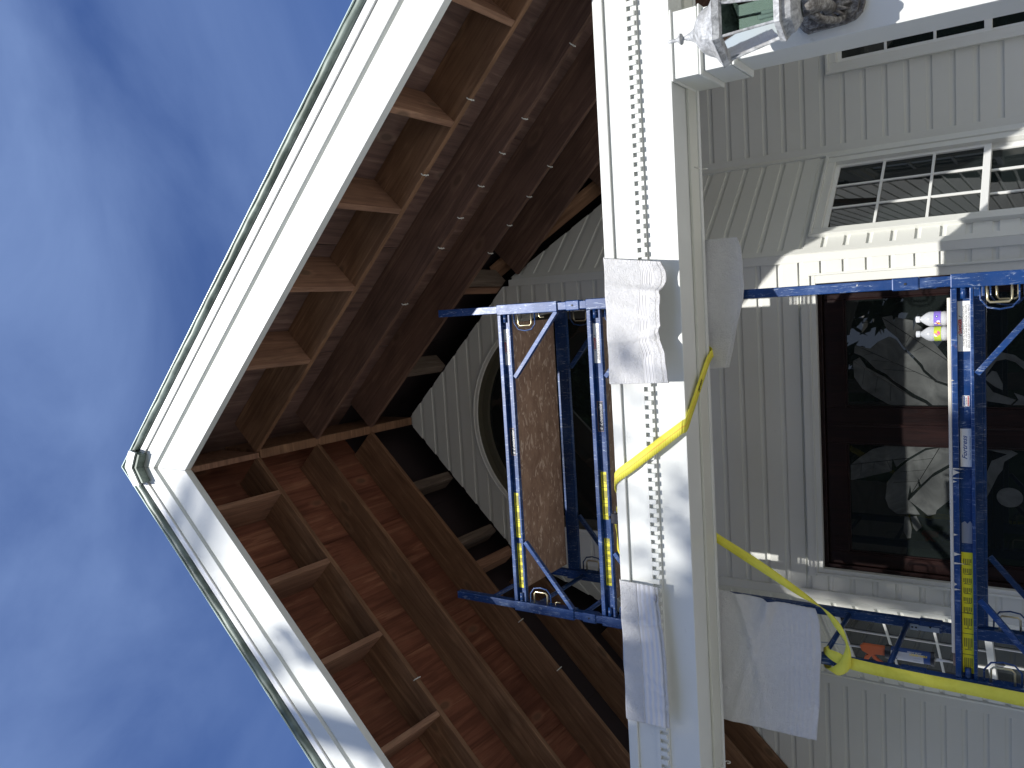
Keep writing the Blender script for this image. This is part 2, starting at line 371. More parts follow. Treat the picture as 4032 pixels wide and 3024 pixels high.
siding(TR, .03, SR-.03, -H, 5, [(.236, .956, -.62, 1.362)], 'siding', clip=CLR)
siding(TL, .03, SL-.03, -H, 5, [(.236, 1.146, -.62, 1.362)], 'siding', clip=CLR)
siding(TRB, RBx+.03, 4.2, -H, 4, [(1.70, 2.5, -.62, 1.362)], 'siding', clip=CLR[:1])
for a_, c_ in ((2.75, 9.0), (-10.0, -4.9)):
    siding(TRB if a_ > 0 else TLB, a_, c_, -H, 3.2, [], 'siding'); b = MB(TRB if a_ > 0 else TLB); b.box(a_, c_, -.1, -.06, -H, 3.2).build('wall_core', 'slate', house)
siding(TLB, -6.2, LBx-.03, -H, 4, [], 'siding', clip=CLR[1:])
# wall core behind the siding, blocks light
b = MB(TC)
b.prism([(BL, -H), (BR, -H), (BR, RC-BR+.03), (RX, RZ+.03), (BL, LC+BL+.03)], -.25, -.2)
b.T = TR; b.prism([(-.02, -H), (SR+.05, -H), (SR+.05, RC-RBx), (-.02, RC-BR)], -.25, -.2)
b.T = TL; b.prism([(-.02, -H), (SL+.05, -H), (SL+.05, LC+LBx), (-.02, LC+BL)], -.25, -.2)
b.T = TRB; b.box(RBx, 4.25, -.25, -.2, -H, RC-RBx); b.T = TLB; b.box(-6.25, LBx, -.25, -.2, -H, LC+LBx)
b.T = None; b.box(-6.3, 4.3, 7.62, 7.7, -H, 6)
b.build('wall_core', 'slate', house)
# corner boards
def cornerboard(T, s0, s1, z1, mt='siding', cut=None):
    MB(T).box(s0, s1, -.02, .012, -H, z1).build('corner_board', mt, house, bevel=.002)
cornerboard(TC, BR-.055, BR+.002, RC-BR+.03); cornerboard(TR, -.004, .045, RC-BR+.0)
cornerboard(TC, BL-.002, BL+.055, LC+BL+.03); cornerboard(TL, -.004, .045, LC+BL)
cornerboard(TR, SR-.045, SR-.006, RC-RBx+.03); cornerboard(TRB, RBx-.01, RBx+.055, RC-RBx-.02)
cornerboard(TL, SL-.045, SL-.006, LC+LBx+.03); cornerboard(TLB, LBx-.07, LBx+.01, LC+LBx-.02)

def window(T, s0, s1, bars, zt=1.362, zm=.385, zb=-.62):
    b = MB(T); e = .055                                     # casing, butted at the corners, backband proud of it
    b.box(s0-e, s0, -.03, .018, zb-.02, zt+e); b.box(s1, s1+e, -.03, .018, zb-.02, zt+e)
    b.box(s0+.0005, s1-.0005, -.03, .0175, zt, zt+e)
    b.box(s0-e-.022, s0-e, -.02, .03, zb-.02, zt+e+.022); b.box(s1+e, s1+e+.022, -.02, .03, zb-.02, zt+e+.022)
    b.box(s0-e, s1+e, -.02, .0295, zt+e, zt+e+.0215)
    b.box(s0-e-.05, s1+e+.05, -.03, .06, zb-.06, zb-.021)
    cas = b.build('window', 'siding', house, bevel=.003)
    def sash(z0, z1, d, rails, hb):
        a = MB(T); t = .028
        a.box(s0, s0+t, d-.03, d, z0, z1); a.box(s1-t, s1, d-.03, d, z0, z1)
        a.box(s0+t, s1-t, d-.03, d-.0005, z1-.032, z1); a.box(s0+t, s1-t, d-.03, d-.0005, z0, z0+rails)
        sh = a.build('sash', 'sash', cas, bevel=.002)
        mu = MB(T)
        for x in bars: mu.box(x-.009, x+.009, d-.024, d-.004, z0+rails, z1-.032)
        for z in hb: mu.box(s0+t, s1-t, d-.0245, d-.0035, z-.009, z+.009)
        mu.build('muntins', 'sash', cas, bevel=.002)
        MB(T).box(s0+t-.002, s1-t+.002, d-.018, d-.014, z0+rails-.002, z1-.03).build('pane', 'pane', cas)
    sash(zm-.02, zt, -.012, .045, (1.03, .71)); sash(zb, zm+.01, -.045, .06, (.05, -.27))
    a = MB(T); a.box(s0-.002, s0, -.09, -.02, zb, zt); a.box(s1, s1+.002, -.09, -.02, zb, zt); a.box(s0, s1, -.09, -.02, zt, zt+.002)
    a.build('jamb', 'sash', cas); return cas
window(TR, .236, .956, (.478, .716))
window(TL, .236, 1.146, (.54, .83))
window(TRB, 1.700, 2.50, (1.97, 2.23))

# arched window over the entrance
def arc(T, cx, cz, r0, r1, o0, o1, zb, name, mt, par, n=56, **k):
    b = MB(T); pts = [(-1, zb)]+[('a', math.pi*i/n) for i in range(n+1)]+[(1, zb)]
    def at(p, r):
        if p[0] == 'a': return (cx-r*math.cos(p[1]), cz+r*math.sin(p[1]))
        return (cx+p[0]*r, zb)
    vs = []
    for p in pts:
        for r, o in ((r0, o0), (r0, o1), (r1, o1), (r1, o0)): x, z = at(p, r); vs.append((x, o, z))
    fs = [(i*4+j, i*4+(j+1) % 4, (i+1)*4+(j+1) % 4, (i+1)*4+j) for i in range(len(pts)-1) for j in range(4)]
    fs += [(0, 1, 2, 3), tuple((len(pts)-1)*4+j for j in (3, 2, 1, 0))]
    return b.add(vs, fs).build(name, mt, par, smooth=False, **k)
aw = arc(TC, AR[0], AR[1], .908, .938, -.03, .012, 2.5, 'arched_window', 'siding', house, bevel=.003)
arc(TC, AR[0], AR[1], .938, .950, -.02, .020, 2.5, 'outer_moulding', 'siding', aw, bevel=.003)
arc(TC, AR[0], AR[1], .905, .913, -.12, -.004, 2.5, 'reveal', 'archshade', aw)
arc(TC, AR[0], AR[1], .845, .906, -.12, -.07, 2.5, 'sash', 'archshade', aw, bevel=.002)
b = MB(TC); n = 48; pl = [(AR[0]-.86*math.cos(math.pi*i/n), AR[1]+.86*math.sin(math.pi*i/n)) for i in range(n+1)]+[(AR[0]+.86, 2.5), (AR[0]-.86, 2.5)]
b.add([(x, -.10, z) for x, z in pl], [tuple(range(len(pl)))]); b.build('pane', 'pane', aw, recalc=False)
b = MB(TC); b.box(AR[0]-1.0, AR[0]+1.0, -.1, .05, 2.44, 2.498); b.build('sill', 'siding', aw, bevel=.004)

# entrance: casing, double doors with etched panes
b = MB(TC)
b.box(DX0-.03, DX0, -.06, .02, -H, DZ); b.box(DX1, DX1+.055, -.06, .02, -H, DZ); b.box(DX0-.03, DX1+.055, -.06, .0205, DZ, DZ+.035)
b.box(DX1+.055, DX1+.07, -.02, .032, -H, DZ+.05); b.box(DX0-.045, DX0-.03, -.02, .032, -H, DZ+.05); b.box(DX0-.03, DX1+.055, -.02, .0315, DZ+.035, DZ+.05)
b.box(DX0-.06, DX1+.04, -.02, .03, DZ+.05, DZ+.10)
door = b.build('door', 'siding', house, bevel=.003)
b = MB(TC); zs = -H+.02
b.box(DX0, DX0+.03, -.12, -.02, zs, DZ); b.box(DX1-.03, DX1, -.12, -.02, zs, DZ); b.box(DX0+.03, DX1-.03, -.12, -.0205, DZ-.03, DZ)
b.build('door_frame', 'mahog', door, bevel=.004)
G = ((-1.80, -1.03), (-.785, -.045))
for (a0, a1), (g0, g1) in (((DX0+.032, -.910), G[0]), ((-.905, DX1-.032), G[1])):
    b = MB(TC); zt = 1.207
    b.box(a0, g0, -.09, -.045, zs, DZ-.032); b.box(g1, a1, -.09, -.045, zs, DZ-.032)
    b.box(g0, g1, -.09, -.0455, zt, DZ-.032); b.box(g0, g1, -.09, -.0455, zs, -.95)
    for q in (.012,):                               # glazing bead
        b.box(g0, g0+q, -.09, -.052, -.95, zt); b.box(g1-q, g1, -.09, -.052, -.95, zt); b.box(g0+q, g1-q, -.09, -.0525, zt-q, zt)
    lf = b.build('door_leaf', 'mahog', door, bevel=.004)
    MB(TC).box(g0, g1, -.075, -.068, -.95, zt).build('glass', 'doorglass', door)
MB(TC).box(-.915, -.895, -.06, -.036, zs, DZ-.034).build('astragal', 'mahog', door, bevel=.006)
LEAVES = [
[(-.18, .973), (-.171, .908), (-.215, .898), (-.184, .887), (-.21, .784), (-.278, .783), (-.227, .769), (-.254, .735), (-.351, .67), (-.49, .57), (-.633, .567), (-.604, .648), (-.534, .719), (-.499, .734), (-.464, .765), (-.422, .801), (-.381, .842), (-.321, .878), (-.26, .942)],
[(-.36, 1.143), (-.374, 1.098), (-.387, 1.048), (-.341, .998), (-.308, .927), (-.333, .884), (-.392, .848), (-.434, .809), (-.475, .775), (-.514, .745), (-.549, .727), (-.615, .658), (-.65, .57), (-.765, .569), (-.766, .676), (-.734, .711), (-.694, .784), (-.65, .842), (-.606, .905), (-.558, .953), (-.522, 1.018), (-.461, 1.072), (-.434, 1.105), (-.414, 1.15)],
[(-.469, 1.159), (-.445, 1.116), (-.512, 1.073), (-.543, 1.024), (-.579, .959), (-.63, .905), (-.674, .847), (-.718, .79), (-.755, .717), (-.768, .702), (-.769, .93), (-.71, 1.027), (-.656, 1.104), (-.578, 1.153)],
[(-1.186, 1.19), (-1.138, 1.136), (-1.071, 1.047), (-1.045, .966), (-1.045, .887), (-1.045, .668), (-1.05, .722), (-1.123, .827), (-1.172, .884), (-1.189, .901), (-1.128, .923), (-1.216, .93), (-1.254, 1.051), (-1.278, 1.128), (-1.296, 1.19)],
[(-1.045, .641), (-1.045, .56), (-1.134, .561), (-1.213, .676), (-1.298, .753), (-1.249, .772), (-1.311, .767), (-1.361, .812), (-1.302, .819), (-1.403, .835), (-1.455, .789), (-1.5, .762), (-1.509, .901), (-1.469, .952), (-1.407, .973), (-1.299, .96), (-1.224, .913), (-1.145, .833), (-1.066, .722)],
[(-1.149, .55), (-1.285, .553), (-1.383, .582), (-1.463, .663), (-1.488, .669), (-1.504, .713), (-1.462, .761), (-1.41, .827), (-1.326, .759), (-1.244, .687)],
[(-1.521, .856), (-1.521, .828), (-1.601, .813), (-1.665, .82), (-1.67, .842), (-1.619, .864)],
[(-1.52, .82), (-1.511, .784), (-1.583, .752), (-1.617, .786), (-1.588, .805)],
[(-.577, .379), (-.483, .317), (-.473, .269), (-.491, .218), (-.546, .163), (-.497, .163), (-.447, .222), (-.429, .292), (-.439, .34), (-.482, .379)],
[(-.597, .382), (-.544, .341), (-.55, .317), (-.628, .284), (-.666, .285), (-.644, .327)],
[(-.611, .382), (-.678, .337), (-.705, .271), (-.727, .215), (-.758, .243), (-.734, .381)],
[(-.683, .224), (-.71, .159), (-.759, .159), (-.76, .231), (-.727, .201)],
[(-1.045, .378), (-1.045, .239), (-1.063, .205), (-1.119, .279), (-1.172, .289), (-1.209, .314), (-1.367, .381), (-1.201, .379), (-1.117, .348), (-1.072, .264)],
[(-1.345+.063*math.cos(a*.349), .251+.072*math.sin(a*.349)) for a in range(18)],
]
b = MB(TC); vn = MB(TC)
for i, pl in enumerate(LEAVES):
    e = -.0665
    b.add([(x, e, z) for x, z in pl], [tuple(range(len(pl)))])
    if len(pl) > 12 and i < 6:                       # midrib and veins, raised a hair
        a, c = Vector(pl[0]), Vector(pl[len(pl)//2])
        for k in range(3):
            t0 = .2+.22*k; p = a.lerp(c, t0); q = Vector(pl[-(k+2)]).lerp(p, .2)
            vn.tube([(p.x, e+.0006, p.y), (q.x, e+.0006, q.y)], .0010, 4)
        vn.tube([(a.x, e+.0006, a.y), (c.x, e+.0006, c.y)], .0018, 4)
et = b.build('etched_leaves', 'etch', door, recalc=False, solid=.001, off=1)
vn.build('leaf_veins', 'doorglass', door)

# ---------------------------------------------------------------- roof framing
def board(name, p0, p1, up_, wid, thk, mt, par, bevel=.003):
    """lumber from p0 to p1 (axis of its lower face), depth wid along up_, thickness thk"""
    p0, p1, up_ = Vector(p0), Vector(p1), Vector(up_).normalized(); d = (p1-p0); Ln = d.length; d.normalize(); up_ = (up_-d*up_.dot(d)).normalized(); y = up_.cross(d)
    mw = Matrix((( d.x, y.x, up_.x, p0.x), (d.y, y.y, up_.y, p0.y), (d.z, y.z, up_.z, p0.z), (0, 0, 0, 1)))
    return MB().box(0, Ln, -thk/2, thk/2, 0, wid).build(name, mt, par, bevel=bevel, mw=mw)
D45 = DK*Q
XR, XL = 2.75, -4.75                                  # eaves
for y, x0r, x0l in ((4.005, RX, RX), (4.615, RX, RX), (5.25, RX, RX), (5.85, .30, -2.16), (6.42, .92, -2.75), (6.83, 9, -3.22)):
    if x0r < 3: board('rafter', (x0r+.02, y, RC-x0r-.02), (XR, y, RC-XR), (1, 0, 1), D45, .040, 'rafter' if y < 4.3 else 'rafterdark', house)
    board('rafter', (x0l-.02, y, LC+x0l-.02), (XL, y, LC+XL), (-1, 0, 1), D45, .040, 'rafter', house)
for i, x in enumerate((2.07, 1.604, 1.136, .677, .221)):
    board('lookout', (x, 3.435, RC-x+.01), (x, 3.984, RC-x), (1, 0, 1), D45-.003, .040, 'lookout', house)
for i, x in enumerate((-.62,)):
    board('lookout', (x+.36, 3.435, RC-x-.36), (x+.36, 3.984, RC-x-.36), (1, 0, 1), D45-.003, .040, 'lookout', house).hide_render = False
for i, x in enumerate((-1.225, -1.69, -2.15, -2.62, -3.08, -3.54)):
    board('lookout', (x, 3.435, LC+x+.01), (x, 3.984, LC+x), (-1, 0, 1), D45-.003, .040, 'lookout', house)
for x, mt in ((-.47, 'greywood'), (.20, 'lookout'), (.245, 'greywood')):
    board('blocking', (x, 5.275, RC-x+.05), (x, 5.80, RC-x+.05), (1, 0, 1), .14, .085, mt, house)
for x, mt in ((-1.45, 'greywood'), (-1.90, 'greywood'), (-2.08, 'lookout')):
    board('blocking', (x, 5.275, LC+x+.05), (x, 5.80, LC+x+.05), (-1, 0, 1), .14, .085, mt, house)
# ridge board (doubled behind the second rafter) and boards along the wall rake
MB().box(RX-.021, RX+.021, 3.43, 3.99, RZ-.055, RZ+.40).build('ridge_board', 'lookout', house, bevel=.003)
MB().box(RX-.035, RX+.035, 4.03, 5.80, RZ-.02, RZ+.40).build('ridge_board', 'rafter', house, bevel=.003)
board('rake_board', (BR+.02, 5.86, RC-BR-.02+.19), (RBx, RBy-.02, RC-RBx+.19), (1, -1, 1), .13, .038, 'rafter', house)
board('rake_board', (LBx, LBy-.03, LC+LBx+.10), (XL, LBy-.03, LC+XL+.10), (-1, 0, 1), .2, .03, 'rafter', house)
# sheathing: plywood panels with tight seams between them
def sheets(sgn, name):
    e = XR if sgn > 0 else XL; n = 5; tot = abs(e-RX)
    for i in range(n):
        a = RX+sgn*(tot*i/n+.002); c = RX+sgn*(tot*(i+1)/n-.002)
        for (y0, y1) in (((3.432, 4.607), (4.612, 5.262), (5.267, 7.6)) if i % 2 else ((3.432, 5.262), (5.267, 7.6))):
            za, zc = ((RC-a+DK, RC-c+DK) if sgn > 0 else (LC+a+DK, LC+c+DK))
            o = MB().prism([(a, za), (c, zc), (c, zc+.022), (a, za+.022)], y0, y1).build(name, 'atticshade' if y0 > 5 else 'plysky' if sgn > 0 else 'ply', house, loc=((a+c)/2, y0, (za+zc)/2))
sheets(1, 'roof_sheathing'); sheets(-1, 'roof_sheathing')
# blue-grey stamps of the mill on the sheathing are left to the grain; fascia boards, mitred at the apex
def chevron(name, off0, off1, y0, y1, mt, bevel=.003, xr=XR, xl=XL, seam=None):
    ax = RX
    zr0, zl0 = RC+off0, LC+off0; zr1, zl1 = RC+off1, LC+off1
    b = MB()
    b.prism([(ax+.0006, zr0-ax), (xr, zr0-xr), (xr, zr1-xr), (ax+.0006, zr1-ax)], y0, y1)
    b.prism([(ax-.0006, zl0+ax), (xl, zl0+xl), (xl, zl1+xl), (ax-.0006, zl1+ax)], y0, y1)
    return b.build(name, mt, house, bevel=bevel)
chevron('fascia_board', -.015, .312, 3.38, 3.43, 'trim')
chevron('backing_board', .312, .43, 3.397, 3.43, 'trim')
# quirked cove between the two boards
for sg in (1, -1):
    b = MB(); pr = [(3.396, .322), (3.388, .324), (3.380, .3275), (3.373, .331), (3.372, .334), (3.396, .334)]
    n = len(pr); vs = []
    for x in (RX+sg*.0006, XR if sg > 0 else XL):
        for y, o in pr: vs.append((x, y, (RC+o-x) if sg > 0 else (LC+o+x)))
    b.add(vs, [tuple(range(n)), tuple(reversed(range(n, 2*n)))]+[(i, (i+1) % n, (i+1) % n+n, i+n) for i in range(n)])
    b.build('cove_moulding', 'trim', house)
chevron('frieze_board', .3345, .512, 3.364, 3.3965, 'trim')
for sg in (1, -1):                                    # white metal drip edge, leaning back to the sun
    b = MB(); pr = [(3.352, .522), (3.355, .596), (3.390, .60), (3.390, .522)]; n = 4; vs = []
    for x in (RX, XR if sg > 0 else XL):
        for y, o in pr: vs.append((x, y, (RC+o-x) if sg > 0 else (LC+o+x)))
    b.add(vs, [tuple(range(n)), tuple(reversed(range(n, 2*n)))]+[(i, (i+1) % n, (i+1) % n+n, i+n) for i in range(n)])
    b.build('drip_edge', 'drip', house, bevel=.002)
# metal roof: ribbed sheet whose rolled rake edge shows as a wavy dark band under a pale hem
for sg in (1, -1):
    b = MB(); e = XR if sg > 0 else XL; nn = 90
    def zz(x, o): return (RC+o-x) if sg > 0 else (LC+o+x)
    vs = []
    for i in range(nn+1):
        x = RX+(e-RX)*i/nn; wv = .002*math.sin(i*1.7)+.002*math.sin(i*.61)
        vs += [(x, 3.352, zz(x, .603)), (x, 3.338+wv, zz(x, .628)), (x, 3.326+wv*.5, zz(x, .662))]
    fs = [(i*3+k, i*3+k+1, i*3+k+4, i*3+k+3) for i in range(nn) for k in range(2)]
    b.add(vs, fs); b.box(min(RX, e), max(RX, e), 0, 0, 0, 0)
    b.v = b.v[:-8]; b.f = b.f[:-6]; b.m = b.m[:-6]
    b.build('roof_edge', 'roofmetal', house, smooth=True, solid=.002)
    c = MB(); x0, x1 = RX, e
    c.prism([(x0, zz(x0, .662)), (x1, zz(x1, .662)), (x1, zz(x1, .672)), (x0, zz(x0, .672))], 3.318, 3.330)
    c.build('roof_hem', 'hem', house, bevel=.002)
    c = MB(); c.prism([(x0, zz(x0, .605)), (x1, zz(x1, .605)), (x1, zz(x1, .625)), (x0, zz(x0, .625))], 3.356, 7.6); c.build('roof', 'roofmetal', house)
# ridge cap
b = MB(); zt = 5.655
b.prism([(RX-.128, zt-.082), (RX+.01, zt), (RX+.135, zt-.066), (RX+.122, zt-.145), (RX+.008, zt-.082), (RX-.115, zt-.160)], 3.285, 3.30)
b.prism([(RX-.128, zt-.082), (RX+.01, zt), (RX+.135, zt-.066), (RX+.135, zt-.072), (RX+.01, zt-.006), (RX-.128, zt-.088)], 3.30, 7.6)
b.build('ridge_cap', 'cap', house, bevel=.004)
b = MB(); b.prism([(RX-.108, zt-.09), (RX+.008, zt-.02), (RX+.118, zt-.075), (RX+.105, zt-.17), (RX+.006, zt-.115), (RX-.098, zt-.185)], 3.301, 3.36)
b.build('ridge_closure', 'roofmetal', house)

# ---------------------------------------------------------------- porch beam
BX0, BX1 = -4.0, 2.45
b = MB(); b.box(BX0, BX1, 3.98, 4.285, 1.606, 2.0)
beam = b.build('porch_beam', 'trim', house, bevel=.003)
MB().box(BX0, BX1, 3.945, 4.31, 1.955, 2.012).build('top_moulding', 'trim', beam, bevel=.004)
MB().box(BX0, BX1, 3.958, 3.979, 1.848, 1.9545).build('upper_frieze', 'trim', beam, bevel=.002)
MB().box(BX0, BX1, 3.970, 3.979, 1.776, 1.8475).build('dentil_band', 'trim', beam, bevel=.001)
b = MB(); pitch = .0487; x = BX0+.01; rnd = random.Random(3)
while x < BX1-.03:
    j = rnd.uniform(-.001, .001); b.box(x+j, x+j+.0255, 3.953, 3.9695, 1.783+rnd.uniform(-.001, .001), 1.822); x += pitch
b.build('dentil_moulding', 'trim', beam, bevel=.001)
MB().box(BX0, BX1, 3.9535, 3.9695, 1.8225, 1.8475).build('dentil_cap', 'trim', beam, bevel=.001)
MB().box(BX0, BX1, 4.158, 4.268, 1.590, 1.6055).build('soffit_strip', 'cream', beam, bevel=.004)
MB().box(BX0, BX1, 4.27, 4.30, 1.582, 1.63).build('back_lip', 'trim', beam, bevel=.005)

def column(cx):
    b = MB(); cy = 4.135
    b.box(cx-.125, cx+.125, cy-.125, cy+.125, -H, 1.30)
    col = b.build('column', 'trim', house, bevel=.004)
    def ring(name, e, z0, z1, rr=None):
        b = MB()
        if rr:
            pr = [(e-.012, z0), (e, z0+.004), (e+rr*.8, z0+(z1-z0)*.3), (e+rr, (z0+z1)/2), (e+rr*.8, z0+(z1-z0)*.72), (e, z1-.004), (e-.012, z1)]
        else: pr = [(e, z0), (e, z1)]
        vs = []
        for q, z in pr: vs += [(cx-q, cy-q, z), (cx+q, cy-q, z), (cx+q, cy+q, z), (cx-q, cy+q, z)]
        fs = [(i*4+k, i*4+(k+1) % 4, (i+1)*4+(k+1) % 4, (i+1)*4+k) for i in range(len(pr)-1) for k in range(4)]+[(3, 2, 1, 0), tuple(range(len(vs)-4, len(vs)))]
        b.add(vs, fs).build(name, 'trim', col, bevel=.0025)
    ring('capital_band', .162, 1.462, 1.600); ring('bead', .163, 1.583, 1.604, .010); ring('bead', .155, 1.437, 1.4625, .014)
    ring('capital_band', .150, 1.305, 1.436); ring('bead', .140, 1.278, 1.3045, .012)
    ring('base_band', .16, -H, -H+.25)
column(1.272); column(-3.35)

# ================================================================= LANTERN
lx, ly = 1.205, 3.70
lan = thing('wall_lantern', 'weathered grey metal porch lantern with tall glass panes bracketed to the white column', 'lantern', (lx, ly, .92))
def ring24(r, z, h):
    out = []
    for k in range(24):
        a = 2*math.pi*k/24; rr = r*(1-h)+h*r*math.cos(math.pi/6)/math.cos((a % (math.pi/3))-math.pi/6); out.append((lx+rr*math.cos(a), ly+rr*math.sin(a), z))
    return out
def hexring(b, r0, z0, r1, z1, mi=0, n=6, rot=0):
    vs = [(lx+r*math.cos(rot+2*math.pi*k/n), ly+r*math.sin(rot+2*math.pi*k/n), z) for r, z in ((r0, z0), (r1, z1)) for k in range(n)]
    b.add(vs, [(k, (k+1) % n, (k+1) % n+n, k+n) for k in range(n)], mi)
ROT = 0.0
b = MB()
prof = [(.0, 1.412), (.013, 1.410), (.020, 1.390), (.034, 1.368), (.068, 1.348), (.094, 1.326), (.107, 1.304), (.115, 1.286), (.122, 1.274), (.148, 1.256), (.166, 1.243), (.172, 1.238)]
for (a, z), (c, y) in zip(prof[:-1], prof[1:]):
    h0, h1 = min(max((a-.10)/.05, 0), 1), min(max((c-.10)/.05, 0), 1)
    b.add(ring24(max(a, .001), z, h0)+ring24(c, y, h1), [(k, (k+1) % 24, (k+1) % 24+24, k+24) for k in range(24)])
hexring(b, .172, 1.240, .160, 1.212, 0, 6, ROT); hexring(b, .160, 1.212, .135, 1.205, 0, 6, ROT)
b.build('lantern_roof', 'pewter', lan, smooth=False, recalc=False)
MB().lathe((lx, ly, 0), [(.001, 1.505), (.006, 1.500), (.009, 1.48), (.008, 1.462), (.012, 1.452), (.026, 1.440), (.024, 1.434), (.009, 1.428), (.008, 1.420), (.013, 1.412), (.013, 1.405)], 16).build('finial', 'pewter', lan, smooth=True)
b = MB(); rt_, rb_, zt_, zb_ = .142, .098, 1.215, .985
for k in range(6):
    a = ROT+math.pi*k/3; b.tube([(lx+rt_*math.cos(a), ly+rt_*math.sin(a), zt_), (lx+rb_*math.cos(a), ly+rb_*math.sin(a), zb_)], .0065, 8)
b.build('cage_bars', 'pewter', lan)
for k in range(6):
    a, c = ROT+math.pi*k/3, ROT+math.pi*(k+1)/3
    b = MB().add([(lx+rt_*.97*math.cos(a), ly+rt_*.97*math.sin(a), zt_), (lx+rt_*.97*math.cos(c), ly+rt_*.97*math.sin(c), zt_), (lx+rb_*.97*math.cos(c), ly+rb_*.97*math.sin(c), zb_), (lx+rb_*.97*math.cos(a), ly+rb_*.97*math.sin(a), zb_)], [(0, 1, 2, 3)])
    b.build('glass', 'lampglass', lan, recalc=False)
b = MB()
for (a, z), (c, y) in zip([(.095, .992), (.112, .990), (.118, .965), (.100, .962), (.095, .945), (.088, .925), (.060, .905), (.03, .895)][:-1], [(.112, .990), (.118, .965), (.100, .962), (.095, .945), (.088, .925), (.060, .905), (.03, .895), (.001, .892)]): hexring(b, a, z, c, y, 0, 6, ROT)
b.build('lower_cap', 'pewter', lan, recalc=False)
b = MB()
for k in range(3):
    a = 2*math.pi*k/3+.4; b.tube([(lx+.03*math.cos(a), ly+.03*math.sin(a), .99), (lx+.03*math.cos(a), ly+.03*math.sin(a), 1.07)], .009, 10)
b.build('candle_holders', 'capwhite', lan)
b = MB(); b.tube([(lx, ly, .90), (lx+.01, ly+.02, .86), (lx+.03, ly+.10, .83), (lx+.05, ly+.2, .835), (lx+.06, ly+.29, .84)], [.035, .032, .026, .026, .035], 12)
b.tube([(lx+.0, ly+.03, .88), (lx-.03, ly+.10, .845), (lx-.02, ly+.2, .80), (lx+.0, ly+.26, .79), (lx+.03, ly+.285, .80)], [.02, .018, .014, .014, .02], 10)
b.build('bracket_arm', 'pewterdark', lan, smooth=True)
b = MB(); px, pz = 1.272, .845
pl = [(-.045, .142), (-.075, .118), (-.088, .10), (-.084, .02), (-.082, -.06), (-.072, -.105), (-.045, -.135), (0, -.148), (.045, -.135), (.072, -.105), (.082, -.06), (.084, .02), (.088, .10), (.075, .118), (.045, .142)]
b.prism([(px+x, pz+z) for x, z in pl], 3.985, 4.0095); b.prism([(px+x*.86, pz+z*.86) for x, z in pl], 3.975, 3.9845)
b.build('back_plate', 'pewterdark', lan, bevel=.004)
b = MB(); rl = random.Random(5)                       # raised leaf ornament
for k in range(9):
    a = -math.pi*.5+(k-4)*.42; ln = .085; c = (px, pz-.01)
    b.tube([(c[0]+.012*math.cos(a), 3.962, c[1]+.012*math.sin(a)), (c[0]+ln*.5*math.cos(a), 3.955, c[1]+ln*.5*math.sin(a)+.01), (c[0]+ln*.78*math.cos(a), 3.968, c[1]+ln*math.sin(a))], [.013, .014, .004], 8)
for k in range(5):
    a = math.pi*.5+(k-2)*.5; b.tube([(px, 3.965, pz+.01), (px+.04*math.cos(a), 3.957, pz+.01+.05*math.sin(a)), (px+.06*math.cos(a), 3.970, pz+.01+.09*math.sin(a))], [.012, .012, .004], 8)
b.build('leaf_ornament', 'pewterdark', lan, smooth=True)

# ================================================================= SCAFFOLD
YF, YB = 4.35, 5.05
PXR, PXL = .022, -1.942
sc = thing('scaffold_tower', 'chipped blue baker scaffold tower with splattered plywood decks in front of the doors', 'scaffold', (-.96, 4.72, -H))
TZ = (3.013, 2.360, .418)
for px in (PXR, PXL):
    for y in (YF, YB):
        b = MB(); y0 = y+.002; b.box(px-.025, px+.025, y0, y0+.05, -H+.16, 3.50)
        po = b.build('post', 'blue', sc, bevel=.004)
        for z in TZ:
            MB().box(px-.033, px+.033, y0-.008, y0+.058, z-.452, z-.001).build('sleeve', 'blue', po, bevel=.004)
        for z0, z1 in ((2.405, 2.50), (.55, .67)):
            c = MB(); c.box(px-.031, px+.031, y0-.006, y0+.056, z0, z1); c.build('coupling_collar', 'blue', po, bevel=.006)
            c = MB(); c.tube([(px, y0-.0065, (z0+z1)/2), (px, y0-.009, (z0+z1)/2)], .006, 12); c.build('pin_hole', 'black', po)
        c = MB(); c.tube([(px-.018, y0+.025, -H+.08), (px+.018, y0+.025, -H+.08)], .08, 20); c.box(px-.03, px+.03, y0-.01, y0+.06, -H+.165, -H+.19)
        c.build('caster', 'black', po)
